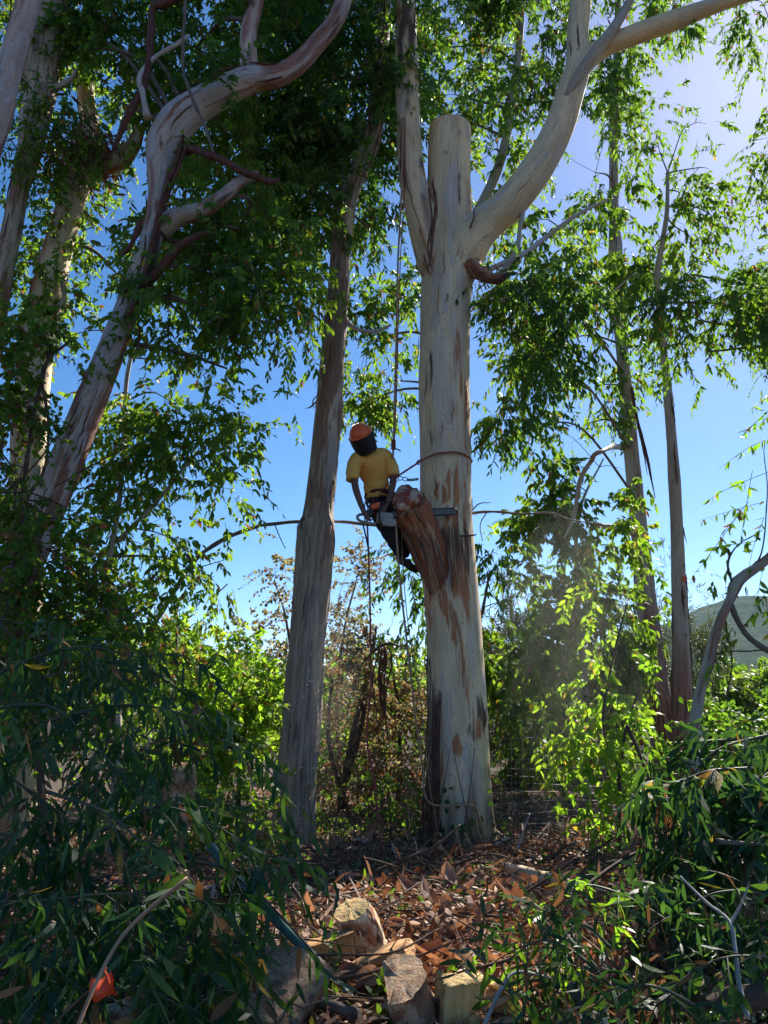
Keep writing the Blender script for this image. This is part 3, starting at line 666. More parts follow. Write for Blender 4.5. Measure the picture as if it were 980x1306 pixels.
crown(t5, [(22, 190, 44, 50, 1.9, 8.2), (10, 60, 20, 50, .9), (20, 120, 26, 30, .6), (50, -80, 160, 60, 1.2), (0, 330, 20, 50, .7, 8.9), (85, 120, 22, 26, .7)], 8.9, .35, 'euc', attach=ep, L=.1, W=.03, dead=.04)
crown(t6, [(120, 290, 45, 55, 1.0, 9.7), (40, 330, 38, 45, 1.0, 9.7), (150, 350, 40, 60, 1.3, 9.8), (95, 400, 45, 45, 1.0, 9.8), (160, 240, 26, 40, .8, 9.7), (20, 420, 36, 50, 1.2, 9.6), (90, 60, 30, 50, .9, 9.8), (130, 150, 40, 30, .7, 9.8)], 9.7, .5, 'ovate', attach=fp, L=.095, W=.036, dead=.05, ln=.3)

# bark and leaf debris lodged in the fork (nest)
K = 900; a = rand_dir(K); c0 = P(102, 188, 9.05)
pos = c0 + rng.normal(0, 1, (K, 3)) * [.30, .22, .15] + np.array([0, 0, -1.]) * (np.abs(rng.normal(0, 1, K)) * .28 * (U(0, 1, K) > .55))[:, None]
V, T = leaves(pos, a + [0, 0, -.4], rand_dir(K), U(.08, .24, K), U(.02, .05, K), U(-.3, .4, K))
o = put('bark_nest', V, [T], M['dry'], attrs={'rnd': np.repeat(U(0, .55, K), 6)}, smooth=False)
tag(o, 'brown nest of dead bark and leaves lodged in the upper left fork', 'debris', kind='stuff')

# G H : two slender trunks at right, one clump
t7 = thing('eucalyptus_tree', P(852, 1010, 18.62), 'taller slender eucalyptus at right with dark reddish bark on its foot', 'tree')
gp = pxpath([(872, 1100, 46), (862, 1010, 40), (851, 960, 36), (840, 900, 33), (833, 850, 30), (827, 790, 27), (821, 730, 25), (815, 670, 22), (809, 610, 20), (803, 550, 18), (798, 490, 16), (792, 430, 15), (787, 360, 18.62), (784, 290, 13), (783, 220, 12), (784, 150, 11), (787, 70, 9), (790, -40, 7)], 18.62, 14)
def paint_g(y0, s):
    def f(T, V, tco):
        x, y = px_of(V); m_ = np.zeros((len(V), 3)); nz = fbm(tco * [9, 9, .8], s, 4)
        m_[:, 0] = ss(y0 - 60, y0 + 40, y + nz * 60); m_[:, 1] = ss(.5, .56, nz * .5 + .5) * ss(y0 - 30, y0 + 60, y) + ss(.64, .68, nz * .5 + .5)
        return np.clip(m_, 0, 1)
    return f
trunk(t7, gp, M['bark_g'], 56, paint=paint_g(790, 101), seed=12, amp=.03)
t8 = thing('eucalyptus_tree', P(872, 1010, 12.602), 'thinner slender eucalyptus with a small orange tag, right of the taller one', 'tree')
hp = pxpath([(880, 1100, 36), (874, 1010, 30), (871, 940, 25), (870, 870, 22), (868, 800, 20), (866, 740, 18), (864, 680, 16), (861, 620, 15), (857, 560, 13), (852, 500, 11), (846, 440, 9), (841, 390, 8), (839, 350, 8), (845, 310, 7), (851, 270, 6), (852, 220, 4)], 12.602, 14)
trunk(t8, hp, M['bark_g'], 48, paint=paint_g(840, 107), seed=13, amp=.03)
line(t7, 'bark_strip', [(806, 495, 7, 18.354), (811, 525, 6, 18.221), (818, 555, 7, 18.221), (826, 585, 6, 18.221), (831, 610, 4, 18.221), (836, 635, 1.5, 18.221)], 18.221, M['branch_red'], 8, 8, .3, .5, label='long dark red hanging bark ribbon')
line(t7, 'bark_strip', [(805, 497, 4, 18.2875), (813, 540, 3, 18.1545), (822, 580, 3, 18.1545), (826, 606, 1, 18.1545)], 18.221, M['strip'], 6, 8, .3, .5)
for x0 in (848, 856, 862, 880, 884, 842):
    line(t7 if x0 < 858 else t8, 'bark_strip', [(x0 - 6, 870 + U(0, 30), 3, 14.897), (x0, 930, 5, 14.897), (x0 + 4, 990, 3, 14.897)], 12.413, M['strip'], 6, 6, .3, .5, .2)
for x0, yy in ((876, 760), (877, 800), (879, 850)):
    line(t8, 'bark_strip', [(x0 - 3, yy - 40, 2, 12.413), (x0 + 1, yy, 4, 14.897), (x0, yy + 30, 2, 14.897)], 12.413, M['strip'], 6, 5, .3, .5, .2)
line(t7, 'limb', [(806, 572, 6, 18.62), (790, 570, 7, 18.221), (772, 572, 6, 12.696), (752, 590, 6, 12.602), (740, 615, 6, 12.602), (733, 650, 5, 12.602), (727, 670, 4, 12.602), (718, 690, 3, 12.602)], 18.088, M['bark_g'], 8, 6)
line(t7, 'limb', [(816, 680, 11, 18.62), (800, 678, 11, 18.354), (780, 672, 8, 18.354), (758, 667, 6, 18.354)], 18.354, M['bark_g'], 8, 6, label='short pale side limb')
line(t7, 'limb', [(787, 340, 6, 18.62), (768, 340, 6, 18.487), (745, 345, 5, 18.354), (715, 358, 4, 18.221)], 18.354, M['bark_g'], 8, 6)
line(t8, 'limb', [(842, 357, 4, 12.602), (820, 352, 4, 12.602), (800, 358, 3, 12.602), (770, 380, 3, 12.602), (745, 392, 2, 12.602)], 12.602, M['bark_g'], 6, 6)
line(t8, 'limb', [(842, 350, 4, 12.602), (860, 365, 3, 12.602), (890, 375, 2.5, 12.602)], 12.602, M['bark_g'], 6, 6)
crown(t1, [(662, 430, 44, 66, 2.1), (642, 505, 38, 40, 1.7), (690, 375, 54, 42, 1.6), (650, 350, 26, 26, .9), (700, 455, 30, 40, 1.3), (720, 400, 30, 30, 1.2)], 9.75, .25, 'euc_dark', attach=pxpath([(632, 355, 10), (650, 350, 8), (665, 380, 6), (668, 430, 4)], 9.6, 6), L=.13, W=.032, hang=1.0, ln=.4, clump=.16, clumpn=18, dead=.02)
crown(t7, [(735, 330, 60, 60, 1.2, 13.8), (700, 280, 40, 40, .9, 14.), (760, 220, 60, 60, .6), (790, 160, 60, 50, .6), (730, 430, 60, 50, 1.0), (770, 490, 60, 45, .8), (790, 90, 55, 40, 1.0),
           (750, 540, 40, 24, .4), (680, 540, 28, 30, .6, 13.), (640, 340, 30, 36, .7, 13.4), (700, 470, 30, 40, 1.0, 13.4), (820, 40, 50, 40, 1.1), (760, -60, 90, 40, .6), (845, 30, 40, 28, .8), (815, 440, 30, 40, .7)],
      18.2, .8, 'euc', attach=gp[60:], L=.205, W=.048, dead=.03, hang=.95, ln=.5, cover=.95, clump=.22)
crown(t8, [(880, 300, 50, 36, 1.0), (860, 260, 60, 40, .6), (840, 180, 40, 40, .4), (905, 215, 40, 30, .5), (830, 320, 40, 60, 1.2), (880, 160, 30, 24, .3), (930, 290, 25, 40, .5)],
      12.984, .6, 'euc', attach=hp[60:], L=.165, W=.040, dead=.03, hang=.95, ln=.4, cover=.9, clump=.19)
tg = thing('marker_tag', P(873, 738, 12.46), 'small round orange tag tied to the thinner right trunk', 'tag')
V, F, tc = tube(path([[*P(873.5, 738, 12.489), .045], [*P(873.5, 738, 12.451), .045]], 2), 12)
o = put('disc', V, F, solid('orange plastic tag', (.75, .16, .07), .5, .15), tg)

# trees behind the main trunk filling the top centre
t9 = thing('eucalyptus_tree', P(640, 1060, 15.), 'distant eucalyptus whose crown shows between the forks of the sawn tree', 'tree')
kp = pxpath([(585, 1100, 30), (580, 800, 26), (578, 500, 22), (590, 330, 18), (640, 200, 12), (660, 80, 9), (670, -40, 6)], 15., 10)
trunk(t9, kp, M['bark_g'], 24, seed=15)
crown(t9, [(470, 440, 42, 70, 1.1), (500, 485, 32, 50, 1.6), (462, 515, 24, 24, 1.2), (515, 380, 28, 60, 1.1), (630, 190, 50, 50, 1.3), (620, 120, 60, 40, 1.1), (660, 60, 60, 50, 1.2), (570, 60, 50, 50, 1.1), (580, 120, 40, 50, .9), (690, 130, 40, 50, 1.3), (690, 10, 50, 40, 1.3), (600, 10, 60, 30, 1.0), (630, 250, 36, 30, 1.2), (650, -60, 120, 50, 1.), (525, 340, 20, 40, .5), (650, 300, 26, 30, .6), (545, 150, 22, 40, .6)],
      15., .8, 'euc', attach=kp[20:], L=.175, W=.044, hang=.9, dead=.05, cover=1.05, clump=.19)

# near hanging foliage at the right edge, from a tree outside the picture
t10 = thing('eucalyptus_tree', P(1120, 1150, 10.), 'eucalyptus beyond the right edge, its dark foliage hanging into the sky corner', 'tree')
qp = pxpath([(1130, 1250, 60), (1110, 800, 44), (1090, 400, 34), (1060, 100, 24), (1040, -100, 14)], 10., 10)
trunk(t10, qp, M['bark_g'], 32, seed=16)
crown(t10, [(990, 380, 30, 70, 2.2, 17.), (1035, 400, 50, 100, 1.5, 17.), (975, 210, 26, 55, 1.1), (965, 160, 22, 26, .6), (980, 20, 40, 26, 1.1), (978, 270, 16, 24, .9), (1080, 300, 70, 120, 1.3), (1100, 80, 100, 100, 1.2), (1100, 550, 70, 120, 1.2)], 9.8, .4, 'euc', attach=qp, L=.11, W=.028, hang=.9, yellow=0.)  # far blobs at and past the right edge are added to shade the boughs

crown(t10, [(900, 410, 62, 46, 1.4), (935, 378, 46, 46, 1.4), (965, 402, 26, 34, 1.4), (905, 448, 44, 22, .7), (826, 385, 32, 32, .8), (885, 350, 50, 36, .9)], 8.9, .3, 'euc', attach=qp, L=.115, W=.029, dead=.03, hang=.95, ln=.34, cover=.85, clump=.17)

# leaning young tree at lower right
t11 = thing('young_tree', P(885, 1000, 9.), 'leaning young tree with bright sparse leaves at the right edge, hill behind', 'tree')
ip = pxpath([(880, 1060, 20), (884, 960, 16), (890, 900, 14), (903, 845, 13), (915, 802, 12), (930, 768, 11), (942, 742, 13), (966, 724, 11), (990, 704, 11), (1050, 640, 9)], 9., 12)
trunk(t11, ip, M['bark_g'], 32, paint=pf(131, .55), seed=17, rough=.06)
i2 = pxpath([(932, 770, 8), (943, 795, 7), (958, 815, 7), (985, 832, 8), (1030, 850, 6)], 9., 8)
V, F, tc = tube(i2, 10, .06); put('limb', V, F, M['branch'], t11)
for pts in ([(938, 752, 3), (930, 720, 2.5), (938, 700, 2), (960, 685, 1.5), (975, 676, 1)], [(900, 842, 2), (925, 832, 2), (960, 829, 2), (990, 825, 2)], [(965, 722, 3), (975, 700, 2), (980, 640, 1.5), (975, 560, 1)], [(925, 790, 2), (935, 840, 2), (925, 900, 1)]):
    line(t11, 'limb', pts, 9., M['twig'], 6)

# long arched branch crossing behind the climber
o = thing('fallen_branch', P(190, 805, 10.4), 'long thin arched bare branch bent across the sky behind both trunks', 'branch')
line(o, 'stem', [(185, 815, 7), (205, 785, 7), (222, 758, 6.5), (240, 725, 6), (262, 703, 5.5), (290, 685, 5), (320, 672, 5), (350, 667, 4.5), (400, 667, 4.5), (440, 667, 4), (500, 672, 4), (560, 668, 3.5), (600, 653, 3.5), (645, 651, 3.5), (690, 656, 3), (735, 663, 2), (770, 668, 1.5)], 10.35, M['branch'], 8, 8)
for pts in ([(600, 653, 2), (612, 642, 1.5), (628, 640, 1)], [(622, 652, 2), (614, 668, 1.2), (618, 690, 1)], [(240, 727, 2), (265, 722, 1.5), (290, 715, 1)], [(350, 667, 1.5), (365, 700, 1)], [(662, 652, 1.5), (645, 668, 1), (640, 690, .8)]):
    line(o, 'twig', pts, 10.35, M['twig'], 5, 4)
crown(o, [(250, 775, 40, 30, .22), (290, 745, 30, 30, .22), (220, 720, 22, 20, .25), (300, 790, 20, 26, .2), (630, 700, 10, 20, .2)], 10.4, .2, 'bright', L=.12, W=.034, cover=.8, branches=False)

peel(t1, mp, 16, ('strip', 'strip_tan'), .12, .9); peel(t1, l1, 8, ('strip', 'strip_tan')); peel(t1, l2, 8, ('strip', 'strip_tan'))
peel(t2, bp, 40, ('strip', 'branch', 'strip_tan'), .1, .8, 1.2); peel(t3, cp_, 40, ('branch_red', 'strip', 'strip_tan'), .3, .98, 1.1)
peel(t4, dp, 10, ('strip', 'strip_tan'), .5, 1.); peel(t5, ep, 14, ('strip', 'branch'), .5, 1.); peel(t6, fp, 14, ('strip_tan', 'branch'), .4, .9)
peel(t7, gp, 22, ('strip', 'branch_red'), .1, .8, 1.4); peel(t8, hp, 18, ('strip', 'branch_red'), .1, .8, 1.2)

# ------------------------------------------------------------------ saplings, shrubs
def shrub(name, label, cat, basepx, Y, blobs, mt, stems, dY=.4, group=None, barkm='twig', **kw):
    r = thing(name, P(basepx[0], basepx[1], Y), label, cat, group)
    at = []
    for s_ in stems:
        pp = pxpath([(q[0], q[1], q[2]) for q in s_], Y, 6); V, F, tc = tube(pp, 8, .08)
        put('stem', V, F, M[barkm], r, attrs={'tco': tc, 'paint': np.zeros_like(tc)}); at.append(pp)
    crown(r, blobs, Y, dY, mt, attach=np.vstack(at), br=.5, **kw)
    return r
shrub('young_eucalyptus', 'bushy young eucalyptus with thin grey stem left of the open sky', 'tree', (150, 1090), 9.0,
      [(265, 520, 50, 45, .8), (215, 510, 45, 40, .9), (300, 570, 40, 35, 1.1), (240, 590, 60, 45, 1.5), (170, 560, 45, 50, .9), (190, 640, 60, 36, 1.5), (270, 620, 40, 30, 1.0), (170, 690, 60, 40, 1.0), (130, 740, 70, 50, 1.1), (225, 690, 40, 30, .6), (250, 730, 50, 34, .5), (200, 770, 50, 40, .8),
       (310, 545, 26, 20, .6), (235, 465, 30, 25, .4), (150, 500, 40, 50, .8), (80, 430, 26, 30, .5), (290, 500, 26, 20, .5), (160, 820, 60, 40, .8)],
      'ovate', [[(140, 1150, 14), (150, 900, 11), (133, 760, 9), (142, 700, 8), (152, 640, 7), (158, 560, 6), (161, 490, 6), (170, 440, 5)], [(150, 690, 6), (200, 640, 5), (240, 590, 4)]], L=.12, W=.036, dead=.03, hang=.75, dY=.3, barkm='bark_c', cover=.95)
shrub('tangled_shrub', 'tangled broad-leaved shrub smothering the left edge below the leaning trunk', 'shrub', (40, 1100), 7.1,
      [(30, 500, 40, 50, 1.3), (20, 600, 36, 60, 1.6), (60, 440, 36, 36, .8), (75, 470, 18, 26, .4), (20, 720, 36, 60, 1.2), (80, 670, 26, 30, .5), (110, 760, 60, 40, 1.0), (40, 800, 60, 50, 1.6), (5, 430, 20, 50, 1.2), (100, 860, 90, 50, 1.5), (30, 900, 60, 60, 1.8), (50, 700, 50, 60, 1.4), (20, 460, 40, 50, 1.3), (10, 540, 26, 60, 1.5)],
      'ovate', [[(60, 1150, 12), (45, 900, 10), (20, 760, 9), (28, 640, 7), (45, 520, 5), (66, 440, 4)], [(30, 640, 6), (56, 600, 4), (62, 540, 4), (55, 470, 4), (95, 430, 3)]], L=.075, W=.04, dead=.10, hang=.45, dY=.35, ln=.26, cover=1.)
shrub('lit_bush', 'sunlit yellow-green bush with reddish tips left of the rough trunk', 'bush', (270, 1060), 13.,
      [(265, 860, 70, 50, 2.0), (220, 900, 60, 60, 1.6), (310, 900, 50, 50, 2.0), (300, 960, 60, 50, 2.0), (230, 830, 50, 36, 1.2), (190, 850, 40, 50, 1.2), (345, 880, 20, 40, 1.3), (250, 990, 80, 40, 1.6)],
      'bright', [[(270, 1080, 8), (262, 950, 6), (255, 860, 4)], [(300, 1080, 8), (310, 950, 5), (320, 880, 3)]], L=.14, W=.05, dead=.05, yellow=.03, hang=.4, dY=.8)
shrub('red_tipped_shrub', 'loose shrub with orange-red new leaves above the sunlit bush', 'shrub', (230, 1060), 12.2,
      [(228, 800, 30, 30, .6), (215, 840, 20, 30, .4)], 'bright', [[(225, 1070, 6), (222, 900, 5), (226, 800, 3)]], L=.12, W=.04, dead=.5, yellow=.1, hang=.3)
shrub('pale_shrub', 'sparse airy shrub with tiny tan leaves in front of the blue sky', 'shrub', (440, 1050), 15.,
      [(430, 760, 46, 40, .55), (370, 760, 36, 36, .45), (400, 800, 60, 36, .6), (460, 800, 36, 40, .35), (350, 800, 30, 40, .3), (450, 730, 20, 26, .22), (350, 725, 22, 20, .15), (330, 840, 26, 30, .4)],
      'tan_leaf', [[(440, 1060, 6), (430, 900, 5), (440, 800, 3), (455, 740, 2)], [(400, 1060, 6), (380, 900, 4), (365, 790, 3), (350, 740, 2)]], L=.075, W=.045, hang=.2, dead=.2, ln=.5, dY=.8, up=.5)
shrub('twiggy_scrub', 'brown twiggy scrub filling the gap between the two big trunks', 'scrub', (470, 1060), 13.,
      [(470, 900, 70, 60, .6), (440, 980, 50, 60, .8), (500, 980, 50, 60, .9), (500, 840, 40, 40, .5), (430, 870, 30, 50, .6), (520, 900, 30, 60, .7), (470, 1040, 80, 36, 1.)],
      'tan_leaf', [[(430, 1080, 8), (445, 960, 7), (470, 860, 6), (480, 800, 3)], [(460, 1080, 8), (420, 950, 6), (425, 860, 3)], [(505, 1080, 7), (510, 930, 5), (500, 850, 3)], [(415, 1075, 9), (440, 1000, 8), (460, 930, 7), (468, 880, 5)]], L=.09, W=.03, hang=.3, dead=.45, ln=.5, dY=.9, up=.4)
shrub('sapling_eucalyptus', 'small dark eucalyptus sapling just behind the sawn trunk, leaves showing either side', 'sapling', (575, 1080), 11.2,
      [(505, 715, 26, 24, 1.0), (520, 745, 22, 24, .9), (625, 740, 18, 40, 1.1), (618, 780, 16, 24, .9), (632, 705, 12, 24, .5), (560, 760, 50, 30, .8)],
      'euc_dark', [[(575, 1100, 8), (572, 900, 6), (570, 760, 4)], [(572, 900, 5), (610, 800, 4), (625, 730, 3)]], L=.14, W=.03, hang=.95, dY=.25)
shrub('sapling_eucalyptus', 'bushy bright green eucalyptus sapling right of the sawn trunk, sawdust drifting past', 'sapling', (745, 1040), 14.5,
      [(700, 600, 40, 45, .5), (740, 640, 50, 45, .8), (720, 690, 60, 40, 1.2), (770, 720, 50, 50, 1.2), (700, 760, 50, 50, 1.5), (780, 800, 60, 50, 1.3), (720, 850, 70, 60, 1.6), (670, 900, 50, 50, 1.6), (740, 930, 70, 45, 1.6), (670, 960, 45, 36, 1.3), (790, 870, 26, 50, .6), (675, 640, 26, 24, .4), (650, 830, 40, 60, 1.1), (790, 650, 40, 40, .6), (700, 545, 30, 30, .3), (670, 695, 30, 20, .35), (800, 600, 18, 40, .4)],
      'euc', [[(745, 1080, 12), (752, 960, 10), (745, 850, 8), (735, 740, 6), (740, 650, 4), (770, 585, 2)], [(740, 880, 6), (700, 820, 4), (660, 850, 3)], [(720, 700, 5), (692, 688, 5), (675, 690, 3)]], L=.175, W=.052, hang=.85, dY=.7, barkm='bark_g', yellow=.03, cover=1.25)
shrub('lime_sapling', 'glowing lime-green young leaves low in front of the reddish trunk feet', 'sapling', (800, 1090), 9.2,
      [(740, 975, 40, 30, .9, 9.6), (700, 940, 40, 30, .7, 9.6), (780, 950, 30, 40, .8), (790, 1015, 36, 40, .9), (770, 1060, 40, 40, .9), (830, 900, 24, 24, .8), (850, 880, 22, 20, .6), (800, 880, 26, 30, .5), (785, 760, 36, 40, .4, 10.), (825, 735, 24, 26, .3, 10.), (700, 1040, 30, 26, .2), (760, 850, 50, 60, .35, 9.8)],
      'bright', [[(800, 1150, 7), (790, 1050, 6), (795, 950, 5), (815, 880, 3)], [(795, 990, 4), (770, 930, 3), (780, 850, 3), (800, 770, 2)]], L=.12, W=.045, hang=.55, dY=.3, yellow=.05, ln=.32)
shrub('conifer', 'grey-green feathery conifer behind, between the sawn trunk and the sapling', 'conifer', (650, 1050), 17.,
      [(655, 840, 40, 40, 1.0), (640, 900, 50, 50, 1.6), (690, 830, 30, 50, 1.0), (650, 780, 18, 30, .6), (680, 760, 16, 36, .6), (640, 960, 50, 50, 1.6), (700, 920, 50, 70, 1.4), (625, 800, 18, 30, .7)],
      'conifer', [[(650, 1060, 10), (655, 900, 8), (652, 760, 3)]], L=.26, W=.018, hang=-.1, spread=.5, ln=.6, nl=16, dY=.8, up=.3, droop=.1)
shrub('conifer', 'grey-green feathery conifer standing behind the two slender trunks', 'conifer', (880, 1030), 24.,
      [(852, 770, 22, 40, .7), (870, 850, 36, 40, 1.3), (900, 900, 50, 40, 1.3), (830, 820, 40, 60, 1.)],
      'conifer', [[(880, 1040, 12), (880, 850, 8), (870, 700, 3)]], L=.26, W=.018, hang=-.1, spread=.5, ln=.6, nl=16, dY=.8, up=.3, droop=.1)
shrub('hillside_bush', 'rounded sunlit bush in front of the hill at the right edge', 'bush', (940, 1000), 24.,
      [(955, 880, 60, 34, 2.), (920, 905, 50, 36, 2.), (985, 890, 60, 44, 2.), (1040, 890, 60, 50, 2.)],
      'ovate', [[(940, 1010, 8), (942, 900, 5)]], L=.28, W=.11, hang=.2, ln=.6, dY=1.2, nl=10)
shrub('low_bush', 'shaded dark bush beneath the hillside bush at right', 'bush', (930, 1030), 19.,
      [(940, 940, 70, 40, 2.), (900, 970, 50, 40, 1.6), (990, 940, 60, 50, 2.)], 'euc_dark', [[(930, 1040, 8), (935, 950, 4)]], L=.2, W=.08, hang=.2, ln=.5, dY=.9, nl=10)
shrub('undergrowth_shrub', 'dim low shrub left of the rough trunk base among dry leaves', 'shrub', (290, 1080), 9.,
      [(300, 1010, 50, 40, .8), (250, 1040, 60, 40, 1.0), (330, 1050, 30, 36, .7), (200, 1000, 50, 40, .8), (170, 940, 60, 50, .9)], 'ovate', [[(290, 1100, 6), (295, 1040, 4)], [(230, 1100, 6), (225, 1020, 4)]], L=.08, W=.035, hang=.5, dY=.5)
shrub('undergrowth_shrub', 'low leafy scrub at the foot of the gap between the two trunks', 'shrub', (470, 1100), 10.4,
      [(450, 1060, 50, 26, .9), (510, 1060, 40, 24, .8), (480, 1010, 40, 30, .4)], 'ovate', [[(470, 1110, 5), (475, 1050, 3)]], L=.07, W=.035, hang=.4, dY=.5)
shrub('green_bush', 'sunny green bush far behind the gap between the two big trunks', 'bush', (470, 1040), 19.,
      [(430, 900, 60, 50, .9), (500, 890, 50, 50, .8), (460, 960, 80, 50, 1.4), (540, 900, 40, 60, 1.2), (410, 960, 50, 60, 1.3), (480, 840, 40, 26, .4)],
      'bright', [[(470, 1050, 8), (465, 930, 6), (475, 850, 3)]], L=.16, W=.06, hang=.3, dY=1.2, dead=.08, up=.3)
shrub('green_bush', 'dense sunny bush closing the gap just right of the sawn trunk, behind the wire fence', 'bush', (690, 1040), 18.,
      [(660, 930, 50, 50, 1.3), (720, 950, 60, 50, 1.4), (650, 1000, 50, 30, .7), (765, 930, 36, 60, 1.0), (730, 880, 50, 40, 1.)],
      'ovate', [[(690, 1050, 8), (688, 970, 6), (700, 880, 3)]], L=.14, W=.05, hang=.4, dY=.8, dead=.06)
# dead vine hanging in the gap
o = thing('dead_vine', P(492, 1000, 11.), 'dark tangled dead vine hanging between the two big trunks', 'vine')
for k in range(9):
    x0 = 486 + U(-5, 8)
    line(o, 'stem', [(x0, 815 + U(0, 12), 1.2), (x0 + U(-6, 9), 850, 2.2), (x0 + U(-4, 10), 890, 2), (x0 + U(-2, 12), 920 + U(0, 40), 1)], 11., M['branch_red'], 5, 5, .4)
line(o, 'stem', [(450, 860, 2), (470, 835, 3), (492, 822, 4), (520, 828, 2)], 11., M['twig'], 5, 5, .3)

# ivy round the foot of the main trunk and up its left side
K = 260; a = U(2.2, 6.6, K); hgt = np.abs(rng.normal(0, .3, K)) * 1.1; bx, by = base[0], 9.7
r_ = .44 + .22 * np.exp(-hgt * 3) * U(.3, 1.2, K) + U(0, .1, K)
pos = np.stack([bx + np.cos(a - .6) * r_, by + np.sin(a - .6) * r_, gz(bx, by) + hgt], 1)
V, T = leaves(pos, rand_dir(K, -.3), np.stack([np.cos(a - .6), np.sin(a - .6), np.full(K, .5)], 1) + rand_dir(K) * .5, U(.05, .09, K), U(.05, .08, K), .1)
k1 = 500; a1 = U(-.5, .5, k1); h1 = U(.2, 2.2, k1)
iv = thing('ivy', (bx, by, .1), 'dark ivy creeping round the foot of the sawn trunk', 'ivy')
put('foliage', V, [T], M['euc_dark'], iv, kind='stuff', attrs={'rnd': np.repeat(U(0, .84, K), 6)}, smooth=False)
for k in range(4):
    a0 = -2.4 + k * .36
    pts = [[bx + math.cos(a0 + .1 * j * (-1) ** k) * (.48 - .015 * j), by + math.sin(a0 + .1 * j * (-1) ** k) * (.48 - .015 * j), .02 + j * .22, .009 - j * .0012] for j in range(6)]
    V, F, tc = tube(path(pts, 4), 5, .1); put('stem', V, F, M['twig'], iv)

# ------------------------------------------------------------------ leaf templates for single leaves
def leaf_template(nm, mt, curl, wid, wave, cup=.25, ns=6):
    t = np.linspace(0, 1, ns + 1); w = np.sin(np.pi * np.clip(t, 0, 1) ** .8) * wid * .5; w[0] = wid * .05; w[-1] = .0
    mid = np.stack([t - .12 * abs(curl) * t * t, wave * np.sin(t * 5) * .04, curl * t * t], 1)
    V = []
    for i in range(ns + 1):
        e_ = np.array([0, 1, 0.]); u_ = np.array([0, 0, 1.])
        V += [mid[i] + e_ * w[i] + u_ * w[i] * cup, mid[i], mid[i] - e_ * w[i] + u_ * w[i] * cup]
    q = []
    for i in range(ns):
        k = i * 3; q += [[k, k + 3, k + 4, k + 1], [k + 1, k + 4, k + 5, k + 2]]
    return mesh(nm, np.array(V), [np.array(q)], mt)
def tmpl_set(nm, mt, wid): return [leaf_template(nm, mt, c_, wid * w_, wv) for c_, w_, wv in ((.12, 1, .5), (-.2, .9, -1), (.35, 1.1, 1), (0., .8, 1.6), (-.4, 1, .2))]
TM = {'cut': tmpl_set('leaf', M['cut_leaf'], .25), 'lit': tmpl_set('leaf', M['lit_leaf'], .22), 'sapl': tmpl_set('leaf', M['lit_leaf'], .34),
      'dry': [leaf_template('dry_leaf', M['dry_o'], c_, w_, wv, cu, 5) for c_, w_, wv, cu in ((.5, .5, 2, .9), (-.5, .6, 1, .6), (.3, .4, -3, 1.2), (.8, .55, 2, .5))]}
def single(name, parent, me, pos, ax, nr, s):
    ax = ax / np.linalg.norm(ax); nr = nr - ax * (nr @ ax); nr = nr / max(np.linalg.norm(nr), 1e-6); sd_ = np.cross(nr, ax)
    o = bpy.data.objects.new(name, me); COL.objects.link(o); o.parent = parent
    p = pos - np.array(parent.location)
    o.matrix_local = Matrix([[ax[0] * s, sd_[0] * s, nr[0] * s, p[0]], [ax[1] * s, sd_[1] * s, nr[1] * s, p[1]], [ax[2] * s, sd_[2] * s, nr[2] * s, p[2]], [0, 0, 0, 1]])
    return o
def cut_branch(label, stem, kind='cut', nleaf=60, extra=0, L=.16, w0=5, side=8, sidelen=.45, droop=.5, hang=.8, group=None, name='cut_branch', stemmat='twig_green', cat='branch', jmat='cut_leaf_j'):
    """stem rows (px, py, Y); side twigs carry the leaves, each leaf its own object"""
    pts = []
    for i, q in enumerate(stem):
        p = P(*q); pts.append([*p, w0 * (1 - .75 * i / (len(stem) - 1)) / 2 / ppm(p)])
    pp = path(pts, 6)
    r = thing(name, pp[0, :3], label, cat, group)
    V, F, tc = tube(pp, 7, .1); put('stem', V, F, M[stemmat], r)
    t_, _, _ = frames(pp[:, :3])
    tw = []; spots = []
    for k in range(side):
        i = int(len(pp) * (.2 + .8 * (k + U(0, .8)) / side)); i = min(i, len(pp) - 1)
        p0 = pp[i, :3]; d = nrm(t_[i] * .6 + rng.normal(0, 1, 3) * [.8, .8, .5]); l_ = sidelen * U(.6, 1.2)
        q = np.array([p0 + d * l_ * s_ + np.array([0, 0, -1]) * droop * l_ * s_ ** 2 for s_ in np.linspace(0, 1, 6)])
        rr_ = np.linspace(.004, .0015, 6)[:, None]
        tw.append(tube(np.hstack([q, rr_]), 5, cap=False)); spots.append(q)
    tv, tf, _ = join(tw); put('twigs', tv, tf, M[stemmat], r, kind='stuff')
    for k in range(nleaf):
        q = spots[k % len(spots)]; s_ = U(.1, 1) * 4.99; i = int(s_); f = s_ - i
        p0 = q[i] * (1 - f) + q[i + 1] * f; tg_ = q[min(i + 1, 5)] - q[i]
        ax = tg_ / np.linalg.norm(tg_) * .5 + rng.normal(0, .45, 3) + np.array([0, 0, -hang])
        single('leaf', r, random.choice(TM[kind]), p0, ax, rng.normal(0, 1, 3) + [0, -.3, .6], L * U(.65, 1.2))
    if extra:
        c_ = np.vstack(spots); c_ = c_[rng.integers(0, len(c_), extra)] + rng.normal(0, .12, (extra, 3))
        c_[:, 2] = np.maximum(c_[:, 2], gz(c_[:, 0], c_[:, 1]) + .04)
        V, T, rv, TV, Q = sprays(c_, rand_dir(extra, -.2), U(.2, .4, extra), 9, .4, hang, L, L * .19)
        put('foliage', V, [T], M[jmat], r, kind='stuff', attrs={'rnd': rv}, smooth=False)
    return r

